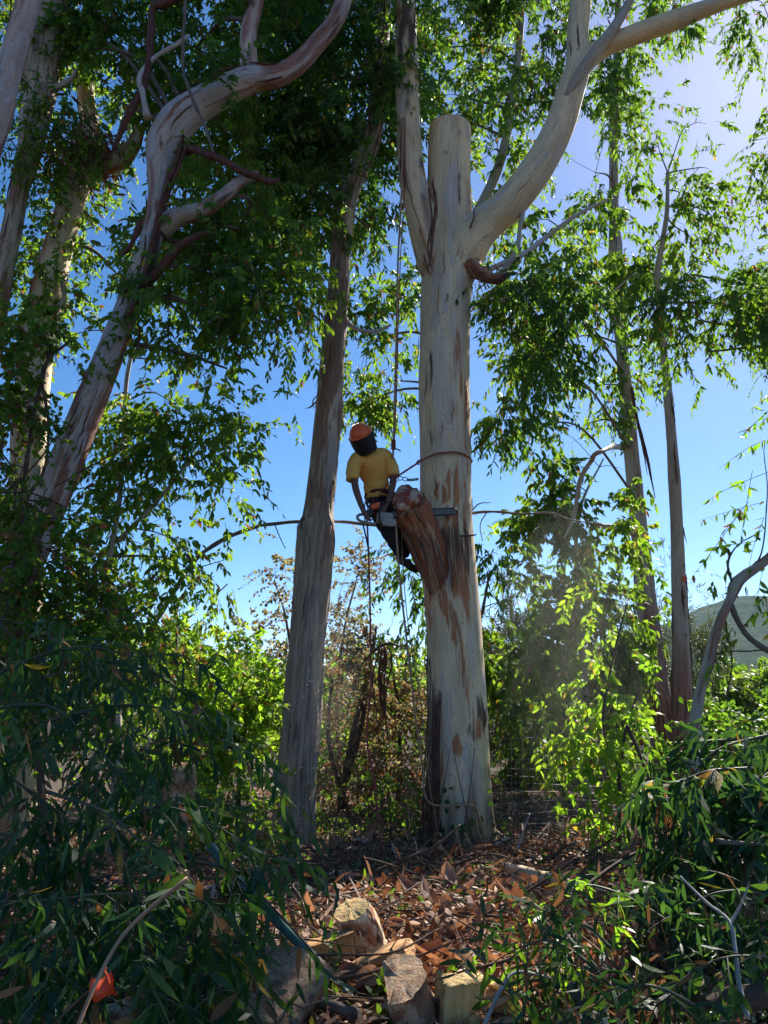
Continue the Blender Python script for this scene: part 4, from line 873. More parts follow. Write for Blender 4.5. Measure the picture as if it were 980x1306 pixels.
# young tree at right edge: its big bright leaves, one object each
def leafy(parent, runs, Y, kind, n, L, hang=.5):
    for (x0, y0, x1, y1) in runs:
        a_, b_ = P(x0, y0, Y + U(-.3, .3)), P(x1, y1, Y + U(-.3, .3))
        mid = (a_ + b_) / 2 + rng.normal(0, .04, 3)
        pp = path([[*a_, .004], [*mid, .003], [*b_, .001]], 5); V, F, tc = tube(pp, 5); put('twig', V, F, M['twig_green'], parent)
        for k in range(n):
            i = int(U(0, len(pp) - 1)); ax = nrm(b_ - a_) * .4 + rng.normal(0, .5, 3) + [0, 0, -hang]
            single('leaf', parent, random.choice(TM[kind]), pp[i, :3], ax, rng.normal(0, 1, 3), L * U(.6, 1.15))
leafy(t11, [(985, 520, 940, 560), (980, 560, 915, 600), (985, 600, 900, 640), (975, 640, 890, 665), (965, 690, 895, 700), (940, 660, 880, 740), (960, 600, 945, 690), (975, 660, 950, 760), (985, 700, 965, 790), (940, 755, 905, 745), (925, 790, 910, 870), (935, 800, 900, 870), (940, 815, 915, 855), (975, 760, 985, 830), (955, 640, 915, 690), (930, 700, 925, 760), (990, 500, 960, 520), (985, 740, 950, 800)], 8.9, 'sapl', 13, .135, .55)

# ------------------------------------------------------------------ brush piles in front
LEFT = [
 ('lowest drooping leafy branch at the bottom left corner, beside the orange scrap', [(-60, 1150, 3.3), (40, 1150, 3.25), (150, 1140, 3.2), (250, 1150, 3.2)]),
 ('leafy cut branch hanging over the tan bark ribbon at lower left', [(60, 1010, 3.7), (140, 1040, 3.6), (210, 1110, 3.5), (260, 1190, 3.5)]),
 ('dark leafy branch at the extreme left edge, halfway up the brush pile', [(-70, 960, 3.9), (-10, 980, 3.8), (50, 1020, 3.7), (90, 1080, 3.7)]),
 ('leafy branch tip reaching right above the sawn stump', [(60, 920, 4.2), (150, 900, 4.1), (230, 910, 4.1), (290, 950, 4.1)]),
 ('topmost leafy branch of the left brush pile, against the shrub', [(-40, 880, 4.6), (40, 840, 4.6), (110, 825, 4.6), (180, 840, 4.6)]),
 ('dark leafy branch in the middle of the left brush pile', [(-40, 910, 4.2), (60, 900, 4.2), (120, 950, 4.1), (180, 1020, 4.0)]),
 ('leafy branch with long blades drooping above the teal pole', [(130, 1060, 3.7), (200, 1030, 3.7), (260, 1050, 3.7), (300, 1120, 3.7)]),
 ('leafy branch spilling below the tan ribbon towards the dark log', [(150, 1200, 3.3), (200, 1180, 3.3), (245, 1200, 3.3), (270, 1260, 3.4)]),
 ('leafy branch lying along the bottom edge right of the orange scrap', [(100, 1290, 3.1), (150, 1260, 3.0), (190, 1265, 3.0), (230, 1310, 3.0)]),
 ('low leafy branch at the left edge level with the orange scrap', [(-60, 1230, 3.1), (0, 1220, 3.1), (60, 1230, 3.1), (110, 1270, 3.0)]),
 ('dim leafy branch behind the top of the brush pile, near the lit bush', [(100, 850, 5.2), (170, 850, 5.2), (230, 880, 5.2), (280, 930, 5.2)]),
 ('inner leafy branch of the left pile with dry leaves showing through', [(-20, 1060, 3.9), (60, 1080, 3.9), (120, 1130, 3.8), (160, 1200, 3.7)]),
 ('leafy branch sagging beside the teal pole foot', [(250, 1100, 4.1), (290, 1110, 4.0), (330, 1150, 4.0), (350, 1210, 4.0)]),
 ('small leafy branch at the left edge under the leaning trunk', [(-60, 800, 5.0), (0, 790, 5.0), (60, 810, 5.0), (100, 860, 5.0)]),
]
for i, (lb, st) in enumerate(LEFT):
    cut_branch(lb, st, nleaf=58, extra=16, L=.14, side=10, sidelen=.42, group='leafy cut branches in the left brush pile')
RIGHT = [
 ('dark leafy branch at the right edge under the hillside bush', [(1040, 930, 6.2), (970, 940, 6.1), (910, 960, 6.0), (870, 1010, 6.0)]),
 ('large dark leafy bough hanging just right of the reddish trunk feet', [(960, 980, 5.6), (900, 985, 5.5), (860, 1010, 5.5), (840, 1070, 5.5)]),
 ('dark leafy bough drooping at the right edge, middle of the heap', [(1050, 990, 5.6), (990, 990, 5.5), (940, 1010, 5.5), (910, 1070, 5.5)]),
 ('dark leafy bough low at right touching the pale dead twig', [(1040, 1060, 5.2), (980, 1050, 5.2), (930, 1070, 5.2), (890, 1110, 5.2)]),
]
for i, (lb, st) in enumerate(RIGHT):
    cut_branch(lb, st, nleaf=60, extra=34, L=.22, side=11, sidelen=.5, group='dark leafy boughs heaped at right')
LOW = [
 ('sunlit green branch right of the red-brown dead leaves', [(860, 1180, 4.6), (790, 1140, 4.6), (730, 1130, 4.6), (690, 1170, 4.6)], 'lit'),
 ('bright leafy branch beside the sawn branch stubs at the bottom', [(800, 1280, 4.0), (740, 1220, 4.0), (690, 1200, 4.0), (640, 1230, 4.0)], 'lit'),
 ('mid-green branch at the bottom right corner under the pale twig', [(1040, 1240, 4.0), (960, 1220, 4.0), (900, 1230, 4.0), (850, 1270, 4.0)], 'cut'),
 ('leafy branch at the right edge left of the bottom corner', [(1040, 1170, 4.5), (970, 1140, 4.5), (910, 1140, 4.5), (860, 1170, 4.5)], 'cut'),
 ('leafy branch along the bottom edge between stubs and corner', [(900, 1290, 3.8), (840, 1260, 3.8), (790, 1260, 3.8), (740, 1300, 3.8)], 'cut'),
 ('fresh leafy branch tip lying over the dead leaves near the stubs', [(780, 1210, 4.3), (740, 1180, 4.3), (690, 1230, 4.2), (650, 1280, 4.2)], 'lit'),
]
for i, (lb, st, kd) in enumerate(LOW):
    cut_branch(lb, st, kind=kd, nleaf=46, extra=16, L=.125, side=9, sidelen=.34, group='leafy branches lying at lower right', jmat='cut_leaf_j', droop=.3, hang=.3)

# the dark mass inside the piles
def mass(name, label, blobs, mt, Y, dY, L, W, nl=9, cover=1., ground_clamp=True, dead=.02, hang=.7, rmax=.8, lnm=.4):
    C = []
    for (px, py, rx, ry, de, *yy) in blobs:
        Yb = yy[0] if yy else Y; c0 = P(px, py, Yb); k = ppm(c0); ns = int(de * cover * math.pi * rx * ry / k / k / (.36 * L * W) / nl)
        a_ = U(0, 6.283, ns); r__ = np.sqrt(U(0, 1, ns))
        C.append(np.stack([c0[0] + np.cos(a_) * r__ * rx / k, Yb + rng.normal(0, dY, ns), c0[2] + np.sin(a_) * r__ * ry / k], 1))
    C = np.vstack(C); C[:, 2] = np.maximum(C[:, 2], gz(C[:, 0], C[:, 1]) + .05)
    V, T, rv, TV, Q = sprays(C, rand_dir(len(C), -.1), U(.2, lnm, len(C)), nl, .3, hang, L, W, dead=dead)
    o = put(name, V, [T], M[mt], attrs={'rnd': rv}, smooth=False); tag(o, label, 'foliage', kind='stuff'); return o
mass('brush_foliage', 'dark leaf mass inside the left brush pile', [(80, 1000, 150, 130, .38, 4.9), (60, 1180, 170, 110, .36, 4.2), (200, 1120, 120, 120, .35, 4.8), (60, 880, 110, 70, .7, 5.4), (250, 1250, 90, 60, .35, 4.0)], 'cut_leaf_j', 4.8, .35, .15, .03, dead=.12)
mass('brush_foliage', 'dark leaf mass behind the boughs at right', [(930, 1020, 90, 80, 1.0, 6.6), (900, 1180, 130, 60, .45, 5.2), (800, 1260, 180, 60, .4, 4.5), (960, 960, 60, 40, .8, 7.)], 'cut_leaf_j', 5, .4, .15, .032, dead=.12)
mass('dry_brush', 'brown dead leaves hanging inside the left brush pile', [(60, 1060, 130, 110, .4, 5.3), (150, 960, 100, 60, .3, 5.8), (100, 1250, 150, 60, .35, 4.6), (100, 720, 60, 40, .3, 7.3), (30, 560, 30, 40, .3, 7.2)], 'dry', 5, .3, .10, .035, hang=.5)
mass('dry_brush', 'red-brown dead leaf clumps on the ground right of the sawn trunk', [(640, 1180, 100, 50, .8, 5.9), (700, 1150, 70, 40, .6, 6.6), (560, 1160, 70, 36, .5, 6.8), (640, 1250, 70, 50, .7, 4.7), (520, 1080, 50, 40, .5, 8.4), (700, 1210, 60, 40, .5, 5.2)], 'dry', 5, .25, .12, .05, hang=.2, rmax=.6, lnm=.3)

# ------------------------------------------------------------------ litter
K = 30000; y = 3.6 + 12 * U(0, 1, K) ** 1.5; x = U(-.62, .62, K) * y * 1.1
z = gz(x, y) + U(.0, .07, K)
V, T = leaves(np.stack([x, y, z], 1), rand_dir(K) * [1, 1, .35], rand_dir(K) * .8 + [0, 0, 1.], U(.05, .13, K), U(.02, .045, K), U(-.4, .6, K), .5)
o = put('leaf_litter', V, [T], M['dry'], attrs={'rnd': np.repeat(np.clip(rng.normal(.5, .28, K), 0, 1), 6)}, smooth=False)
tag(o, 'carpet of dry brown leaves and bark flakes over the forest floor', 'leaf litter', kind='stuff')
# scattered green ground cover low plants
S = 1350; y = 4.2 + 10 * U(0, 1, S); x = U(-.6, .6, S) * y
kk = vn(np.stack([x, y, x * 0], 1) * .9, 77) > -.05; x, y = x[kk], y[kk]; S = len(x)
V, T, rv, TV, Q = sprays(np.stack([x, y, gz(x, y) + .02], 1), rand_dir(S, 1.2), U(.1, .35, S), 8, .3, .1, .07, .028)
o = put('ground_cover', V, [T], M['ovate'], attrs={'rnd': rv}, smooth=False); tag(o, 'low dark green creeping plants scattered through the litter', 'ground cover', kind='stuff')
K = 3200; y = 4. + 6.5 * U(0, 1, K); x = U(-.3, .32, K) * y + .3; q = np.arange(K) < 1100
x[q] = rng.normal(base[0] - .15, .75, q.sum()); y[q] = 9.1 + rng.normal(0, .5, q.sum()); hp2 = .12 * np.exp(-((x - base[0]) / .9) ** 2 - ((y - 9.3) / .7) ** 2)
pos = np.stack([x, y, gz(x, y) + U(0, 1, K) * (.14 + hp2)], 1)
V, T = leaves(pos, rand_dir(K) * [1, 1, .5], rand_dir(K) * .9 + [0, 0, .7], U(.07, .30, K), U(.014, .045, K), U(-.35, .5, K), .5)
o = put('bark_litter', V, [T], M['dry'], attrs={'rnd': np.repeat(U(.15, 1, K), 6)}, smooth=False); tag(o, 'long tan and reddish bark shreds heaped round the sawn trunk foot', 'bark litter', kind='stuff')
# big dry leaves one can tell apart
for k in range(290):
    if k < 150: x_, y_ = random.choice([(U(520, 760), U(1120, 1300)), (U(440, 620), U(1050, 1200)), (U(560, 720), U(1130, 1260))]); 
    else: x_, y_ = U(250, 960), U(1090, 1306)
    el = PITCH - math.atan((y_ - 653) / FPX); Yd = min(max(CH / math.tan(-el), 3.5), 12) if el < -.01 else 10
    Yd *= .94; p = P(x_, y_, Yd); p[2] = gz(p[0], p[1]) + U(.03, .16)
    single('dry_leaf', ground, random.choice(TM['dry']), p, rng.normal(0, 1, 3) * [1, 1, .5], rng.normal(0, .6, 3) + [0, -.4, .8], U(.09, .19))
# twigs and sticks on the ground
tw = []
for k in range(700):
    y_ = 4 + 9 * U(0, 1); x_ = U(-.6, .6) * y_; a_ = U(0, 6.28); l_ = U(.15, .7); z_ = float(gz(x_, y_)) + U(.01, .1)
    dx, dy = math.cos(a_) * l_, math.sin(a_) * l_ * .7
    tw.append(tube(path([[x_, y_, z_, .004], [x_ + dx * .5 + U(-.04, .04), y_ + dy * .5, z_ + U(-.02, .08), .0035], [x_ + dx, y_ + dy, float(gz(x_ + dx, y_ + dy)) + U(.01, .2), .001]], 3), 4, cap=False))
for k in range(170):
    y_ = U(7.4, 11.5); x_ = U(-1.6, 3.2); z_ = float(gz(x_, y_)); h_ = U(.25, 1.0); a_, b_ = U(-.3, .3, 2)
    tw.append(tube(path([[x_, y_, z_ - .02, .005], [x_ + a_ * h_ * .6, y_, z_ + h_ * .5, .004], [x_ + a_ * h_ + b_ * .4, y_ + b_ * .3, z_ + h_, .0012]], 4), 4, cap=False))
for k in range(300):
    if k < 130: x_, y_ = U(-.6, 2.4), U(7.6, 9.9)
    else: y_ = U(4.3, 8.5); x_ = U(-.3, .35) * y_ + .2
    a_ = U(0, 6.28); l_ = U(.35, 1.3); z_ = float(gz(x_, y_)) + U(.02, .18); r_ = U(.004, .013)
    dx, dy = math.cos(a_) * l_, math.sin(a_) * l_ * .6
    tw.append(tube(path([[x_, y_, z_, r_], [x_ + dx * .5 + U(-.06, .06), y_ + dy * .5, z_ + U(-.02, .16), r_ * .8], [x_ + dx, y_ + dy, float(gz(x_ + dx, y_ + dy)) + U(.01, .38), r_ * .3]], 4), 5, cap=False))
tv, tf, _ = join(tw); o = put('twig_litter', tv, tf, M['twig']); tag(o, 'thin brown twigs strewn over the litter', 'twigs', kind='stuff')

# ------------------------------------------------------------------ individual fallen wood
def gp_px(px, py, lift=0.):
    """ground point seen at a pixel"""
    el = PITCH - math.atan((py - 653) / FPX)
    u = -(py - 653) / FPX; dz = SP + u * CP; dy = CP - u * SP; Yd = -CH / dz * dy
    for _ in range(4):
        p = P(px, py, Yd); Yd = -(CH - float(gz(p[0], p[1])) - lift) / dz * dy
    return P(px, py, Yd), Yd
def fallen(label, pts, w, mt, name='fallen_branch', cat='branch', lift=.1, seg=9, flat=1., rough=.15, group=None, Y=None, nm='stem', tip=.5):
    """a stick lying on the ground through pixels pts"""
    rows = []
    for i, q in enumerate(pts):
        p = P(q[0], q[1], q[2]) if len(q) > 2 else gp_px(q[0], q[1], lift)[0]
        rows.append([*p, w * (1 - (1 - tip) * i / (len(pts) - 1)) / 2 / ppm(p)])
    V, F, tc = tube(path(rows, 8), seg, rough, flat, True, len(label), .15)
    o = put(name, V, F, mt, attrs={'tco': tc, 'paint': np.zeros_like(tc)}); return tag(o, label, cat, group)
M['teal'] = solid('blue-green stem', (.075, .17, .14), .55, .35, 10)
M['white_twig'] = solid('bleached twig', (.42, .38, .34), .7, .3, 10)
fallen('smooth blue-green sapling pole slanting down to the split logs', [(268, 1080, 5.4), (330, 1150, 5.1), (400, 1222, 4.8), (462, 1292, 4.55)], 12, M['teal'], name='cut_pole', cat='pole', rough=.05, tip=1.1)
fallen('thin grey-green stick crossing beside the blue-green pole', [(255, 1120, 4.9), (310, 1125, 4.9), (350, 1160, 4.8), (430, 1250, 4.6)], 4, M['twig_green'])
fallen('thick tan bark ribbon slanting through the left brush pile', [(240, 1120, 2.8), (185, 1165, 2.75), (152, 1200, 2.7), (122, 1255, 2.62), (98, 1312, 2.55)], 15, M['strip_tan'], name='bark_ribbon', cat='bark', flat=.4, tip=.75)
fallen('short dark bark ribbon behind the orange scrap', [(118, 1262, 2.75), (95, 1280, 2.7), (70, 1306, 2.66)], 9, M['strip'], name='bark_ribbon', cat='bark', flat=.5)
fallen('pale fallen trunk lying right of the sawn tree', [(648, 1108), (690, 1118), (740, 1132), (790, 1143), (835, 1152)], 15, M['bark_main'], name='fallen_log', cat='log', lift=.12, tip=.8)
fallen('bleached forked dead twig standing at lower right', [(955, 1300, 3.9), (943, 1255, 4.0), (938, 1210, 4.1), (930, 1175, 4.2), (900, 1150, 4.3), (868, 1118, 4.4)], 7, M['white_twig'], tip=.4)
fallen('short bleached side twig off the forked one', [(932, 1178, 4.2), (945, 1155, 4.2), (955, 1130, 4.2)], 4, M['white_twig'])
fallen('bleached bent twig at the bottom by the cream log', [(618, 1308, 3.9), (640, 1260, 4.0), (660, 1240, 4.1), (705, 1248, 4.2)], 6, M['white_twig'])
fallen('brown crooked stick over the dead leaves right of the trunk', [(735, 1095, 6.2), (700, 1120, 6.2), (650, 1150, 6.2), (600, 1175, 6.2)], 4, M['twig'])
fallen('long dark stick crossing left of the trunk foot', [(478, 1112, 7.6), (520, 1095, 7.6), (560, 1076, 7.7), (588, 1052, 7.8)], 5, M['twig'])
fallen('dark horizontal stick over the split logs', [(355, 1218, 4.7), (420, 1218, 4.7), (500, 1215, 4.7), (560, 1185, 4.9)], 4, M['twig'])
fallen('long dark stick in front of the small sapling at lower right', [(735, 1140, 5.5), (790, 1100, 5.8), (840, 1075, 6.), (870, 1060, 6.2)], 6, M['twig'])
fallen('slim leaning dead stem in front of the lime-green sapling', [(800, 925, 8.6), (815, 960, 8.5), (830, 1000, 8.4), (838, 1030, 8.4)], 5, M['branch_red'])
fallen('dark stick sticking out at the right edge above the boughs', [(915, 1073, 5.), (950, 1076, 5.), (990, 1077, 5.)], 7, M['branch'])
fallen('thin pale stick left of the trunk fence', [(660, 1085, 8.6), (668, 1060, 8.7), (676, 1038, 8.8)], 2.5, M['white_twig'])
for i, (lb, pts, w, mt) in enumerate([
    ('sawn branch stub pointing up at the bottom right of centre', [(752, 1306, 4.0), (742, 1280, 4.05), (728, 1256, 4.1)], 17, 'branch'),
    ('shorter sawn stub right beside the bottom branch stub', [(768, 1310, 3.95), (768, 1294, 4.), (770, 1280, 4.0)], 15, 'bark_main'),
    ('dark log end at the bottom right corner', [(900, 1290, 4.2), (950, 1275, 4.2), (1000, 1265, 4.2)], 34, 'dark_wood'),
    ('grey half-buried stick left of the pale round log', [(352, 1255, 4.45), (400, 1275, 4.4), (460, 1296, 4.35)], 15, 'branch')]):
    fallen(lb, pts, w, M[mt], name='fallen_branch', cat='branch', tip=.9)

def log(label, c, r, ln, ax, mt_bark, mt_cut, name='log', squash=1., noise=.05, seg=44, cuts=0, half=False):
    """rough sawn or split chunk: bark outside, split planes and cut ends where the axe and saw went"""
    ax = nrm(np.array(ax, float)); nr_ = 26; lr = np.random.default_rng(int(abs(c[0] * 991) + r * 7919))
    pp = np.array([[*(c + ax * ln * (t - .5)), r * (1 + .10 * math.sin(t * 5 + r * 40))] for t in np.linspace(0, 1, nr_)])
    V, F, tco = tube(pp, seg, noise, squash, False, int(r * 1000), .22)
    endc = [V[:seg].copy(), V[-seg:].copy()]
    clipped = np.zeros(len(V), bool); t_, N_, B_ = frames(pp[:, :3])
    for k in range(cuts + (1 if half else 0)):
        a_ = lr.uniform(0, 6.28) if not half or k else -1.57
        pn = nrm(N_[0] * math.cos(a_) + B_[0] * math.sin(a_) + ax * lr.uniform(-.25, .25)); d0 = r * lr.uniform(.35, .7) if not (half and k == 0) else r * .15
        rough_ = fbm(V * [30, 30, 30], 5 + k, 4) * .006 + fbm(V * 7, 9 + k, 2) * .014
        d = (V - c) @ pn - d0 - rough_; q = d > 0; V[q] -= pn[None] * d[q][:, None]; clipped |= q
    e0, e1 = lr.normal(0, .12, 3), lr.normal(0, .12, 3)
    for sl, sg in ((slice(0, seg), -1), (slice(len(V) - seg, len(V)), 1)):
        off = (V[sl] - V[sl].mean(0)) @ (e0 if sg < 0 else e1); V[sl] += ax * (off + lr.normal(0, .004, seg))[:, None]
    Q = F[0]; mi = (clipped[Q].sum(1) >= 3).astype(np.int32)
    rt = thing(name, c - [0, 0, r], label, name)
    at = {'tco': tco, 'paint': np.stack([ss(.5, .6, fbm(V * 14, 3, 3) * .5 + .5), ss(.58, .66, fbm(V * 9, 8, 3) * .5 + .5), V[:, 0] * 0], 1)}
    put('bark', V, F, None, rt, attrs=at, mi=mi, mats=[mt_bark, mt_cut])
    for e_, s_ in ((0, -1), (nr_ - 1, 1)):
        ring = V[e_ * seg:(e_ + 1) * seg]; ce = ring.mean(0); rows = []
        for f in np.linspace(1, .02, 12):
            p_ = ce + (ring - ce) * f; rows.append(p_ + ax * s_ * (.003 + (fbm(p_ * 26, 4, 4) * .007 + fbm(p_ * 8, 2, 2) * .010) * min(1, (1 - f) * 5))[:, None])
        CV = np.vstack(rows); i = np.arange(11 * seg); j = (i // seg) * seg + (i % seg + 1) % seg
        q_ = CV - c; tq = np.stack([q_ @ N_[0], q_ @ B_[0], (q_ @ N_[0]) * 3], 1)
        put('cut_face', CV, [np.stack([i, j, j + seg, i + seg], 1)], mt_cut, rt, attrs={'tco': tq, 'paint': tq * 0})
    return rt
def wood_face(name, a, b_, dark):
    m, nt, out = new_mat(name); g = G(nt); co = g.n('ShaderNodeAttribute', attribute_name='tco').outputs['Vector']
    w = g.noise(co, 16, 5, .65, (1, 1, .1), .6); f = g.noise(co, 75, 4, .7, (1, 1, .08)); k = g.noise(co, 7, 3, .6, (1, 1, .3))
    c = g.mix(g.step(w, .35, .62), a, b_); c = g.mix(g.math('MULTIPLY', g.step(f, .5, .68), .6), c, tuple(x * .45 for x in b_)); c = g.mix(g.math('MULTIPLY', g.step(k, .56, .68), .45), c, dark)
    b = g.n('ShaderNodeBsdfPrincipled'); g.l(c, b.inputs['Base Color']); b.inputs['Roughness'].default_value = .8
    g.l(g.bump(g.math('ADD', w, f), .9, .02), b.inputs['Normal']); g.l(b.outputs[0], out.inputs[0]); return m
M['split'] = wood_face('split pale wood', (.88, .62, .38), (.68, .37, .19), (.28, .12, .06)); _x = solid('split pale wood', (.50, .38, .25), .75, .45, 16, bump=.015, sc=(1, 1, .2))
M['log_bark'] = bark_mat('cut log bark', (.62, .42, .27), (.48, .37, .28), (.34, .15, .08), (.06, .035, .028), grey_amt=.55, red_amt=.5)
M['cream_face'] = wood_face('fresh cream wood', (.97, .72, .33), (.88, .56, .22), (.45, .22, .09))
M['orange_face'] = wood_face('orange tan sawn wood face', (.78, .46, .21), (.56, .28, .11), (.26, .12, .05))
M['dark_face'] = wood_face('dark hearted wood', (.52, .34, .20), (.26, .14, .08), (.03, .02, .015))
log('large dark-hearted log at the bottom with a split tan flank, left of centre', P(357, 1292, 4.3), .225, .36, (.25, -.45, .8), M['split'], M['dark_face'], noise=.16, cuts=1)
log('pale rounded log end poking up behind the split logs', P(462, 1190, 5.3), .115, .34, (-.35, -.3, .75), M['bark_main'], M['cream_face'], noise=.05)
log('pinkish split log leaning against the cream one at the bottom', P(508, 1290, 4.4), .18, .34, (-.28, -.30, .85), M['log_bark'], M['split'], half=True, noise=.14, cuts=2)
log('upright cream split block at the bottom centre', P(568, 1305, 4.3), .175, .40, (.08, -.12, .95), M['split'], M['cream_face'], half=True, noise=.12, cuts=3)
log('reddish split wood chunk behind the dark log', P(418, 1200, 5.1), .085, .30, (.95, -.2, .1), M['log_bark'], M['orange_face'], half=True, noise=.15, cuts=2)
log('flat tan slab of wood between the round log and the dark one', P(480, 1222, 4.9), .11, .42, (.8, -.3, .25), M['split'], M['orange_face'], half=True, noise=.25, cuts=3, squash=.6)
log('low brown log half under the bark flakes right of the cream block', P(618, 1295, 4.3), .10, .36, (.9, -.1, .4), M['log_bark'], M['orange_face'], noise=.14, cuts=2)
log('sawn stump with fresh orange-tan top behind the left brush pile', P(228, 1015, 7.), .14, .5, (.12, -.30, 1), M['log_bark'], M['orange_face'], name='stump', noise=.1)
log('small grey chopped log at the foot of the brush pile', P(145, 1300, 3.2), .06, .2, (.9, .3, .1), M['bark_g'], M['cream_face'], noise=.1, cuts=1)

# chips
tw = []
for k in range(420):
    a_, b_ = U(300, 700), U(1130, 1310); p, Yd = gp_px(a_, b_, .03); s_ = U(.01, .035)
    V = np.array([[0, 0, 0], [1, .1, .1], [.8, .6, .2], [.1, .5, 0], [.4, .3, .25]]) * s_ * U(.6, 1.6, 3); R_ = Matrix.Rotation(U(0, 6.28), 3, 'Z') @ Matrix.Rotation(U(-.8, .8), 3, 'X')
    V = V @ np.array(R_).T + p
    tw.append((V, [np.array([[0, 1, 4], [1, 2, 4], [2, 3, 4], [3, 0, 4], [0, 3, 2], [0, 2, 1]])], np.zeros((5, 3))))
tv, tf, _ = join(tw); o = put('wood_chips', tv, tf, M['cream_wood'], smooth=False); tag(o, 'pale wood chips scattered round the split logs', 'wood chips', kind='stuff')

# orange scrap in the brush
o = thing('plastic_scrap', P(130, 1265, 2.7), 'bright orange plastic scrap caught in the leaves at bottom left', 'plastic')
M['orange'] = solid('orange plastic', (.85, .085, .02), .4, .15, 20)
c0 = P(130, 1262, 2.72); X_, Y_ = np.meshgrid(np.linspace(-1, 1, 12), np.linspace(-1, 1, 10))
q = np.stack([X_.ravel() * .040 * (1 - .15 * Y_.ravel()), .02 * np.sin(X_.ravel() * 3 + Y_.ravel()) + .015 * Y_.ravel() ** 2, Y_.ravel() * .030 + .008 * np.sin(X_.ravel() * 4)], 1) + c0
i = (np.arange(9)[:, None] * 12 + np.arange(11)[None]).ravel(); Q = np.stack([i, i + 1, i + 13, i + 12], 1)
q2 = q + [0, .004, 0]; put('sheet', np.vstack([q, q2]), [Q, Q[:, ::-1] + 120], M['orange'], o)
line(o, 'strap', [(140, 1256, 5, 2.7), (137, 1245, 5, 2.7), (133, 1237, 5, 2.7), (136, 1235, 3, 2.7)], 3., M['orange'], 6, 4, .1, .4)

# wire fence behind
f_ = thing('wire_fence', P(690, 1075, 10.6), 'sagging wire mesh fence in the shade right of the sawn trunk', 'fence')
M['wire'] = solid('weathered fence wire', (.35, .33, .30), .5, .2, 8, metal=.4)
M['post'] = solid('grey fence post', (.16, .12, .09), .85, .4, 8, bump=.01)
z0, z1 = .02, 1.15
for k in range(11):
    zz = z0 + (z1 - z0) * k / 10
    pp = path([[x_, 10.7 + .05 * math.sin(x_ * 3), zz + .03 * math.sin(x_ * 2 + k), .0022] for x_ in np.linspace(1.2, 4.6, 14)], 3); V, F, tc = tube(pp, 4); put('wire', V, F, M['wire'], f_)
for k in range(24):
    x_ = 1.25 + k * .145; pp = path([[x_ + .01 * math.sin(j + k), 10.7 + .05 * math.sin(x_ * 3) + .004, z0 + (z1 - z0) * j / 4, .0018] for j in range(5)], 3); V, F, tc = tube(pp, 4); put('wire', V, F, M['wire'], f_)
for x_ in (1.22, 2.9, 4.62):
    V, F, tc = tube(path([[x_, 10.72, -.2, .035], [x_ + .01, 10.72, .6, .034], [x_, 10.72, 1.3, .032]], 4), 10, .08); put('post', V, F, M['post'], f_)

# ------------------------------------------------------------------ climber
person = thing('person', P(485, 700, 9.4), 'climber in orange helmet, yellow t-shirt and harness cutting the side stub', 'person')
M['skin'] = solid('tanned skin', (.15, .075, .05), .55, .15, 20)
M['shirt'] = solid('yellow cotton', (.82, .43, .10), .9, .12, 14, bump=.006)
M['trouser'] = solid('dark work trousers', (.016, .019, .03), .8, .3, 16, bump=.006)
M['boot'] = solid('black leather', (.012, .011, .012), .5, .2)
M['helmet'] = solid('orange helmet shell', (.80, .13, .035), .35, .1)
M['visor'] = solid('black visor mesh', (.007, .008, .012), .6, .2)
M['harness'] = solid('black and red webbing', (.13, .02, .025), .7, .85, 26)
M['black'] = solid('black plastic', (.012, .012, .014), .4, .2)
M['rope_red'] = solid('red rope', (.36, .075, .055), .75, .5, 90)
M['rope_tan'] = solid('tan rope', (.42, .26, .16), .8, .4, 90)
M['saw_grey'] = solid('pale grey saw housing', (.34, .31, .26), .5, .25, 30)
M['steel'] = solid('saw steel', (.16, .15, .13), .5, .5, 40, metal=.3)
def skin(name, nodes, edges, mt, sub=2, parent=person, root=0):
    """nodes: (px, py, Y, radius m)"""
    P_ = [tuple(P(n[0], n[1], n[2]) - np.array(parent.location)) for n in nodes]
    me = bpy.data.meshes.new(name); me.from_pydata(P_, edges, []); o = bpy.data.objects.new(name, me); COL.objects.link(o); o.parent = parent
    md = o.modifiers.new('skin', 'SKIN'); md.use_smooth_shade = True
    for i, n in enumerate(nodes):
        r_ = n[3]; sv = me.skin_vertices[0].data[i]
        sv.radius = r_ if isinstance(r_, tuple) else (r_, r_); sv.use_root = (i == root)
    s2 = o.modifiers.new('sub', 'SUBSURF'); s2.levels = sub; s2.render_levels = sub
    me.materials.append(mt); BAKE.append(o); return o
BAKE = []
body = [(484, 640, 9.38, .12), (481, 618, 9.30, .11), (476, 597, 9.22, .115), (473, 583, 9.15, .085), (468, 571, 9.08, .065), (464, 563, 9.03, .075), (460, 553, 8.99, .095), (458, 546, 8.98, .07),
        (456, 588, 9.08, .035), (450, 602, 9.0, .045), (454, 624, 8.93, .046), (460, 642, 8.90, .038), (464, 652, 8.89, .032), (469, 659, 8.89, .035),
        (490, 586, 9.21, .035), (500, 596, 9.20, .045), (502, 614, 9.14, .047), (499, 630, 9.05, .038), (494, 642, 8.98, .033), (489, 650, 8.95, .035)]
bed = [(0, 1), (1, 2), (2, 3), (3, 4), (4, 5), (5, 6), (6, 7), (3, 8), (8, 9), (9, 10), (10, 11), (11, 12), (12, 13), (3, 14), (14, 15), (15, 16), (16, 17), (17, 18), (18, 19)]
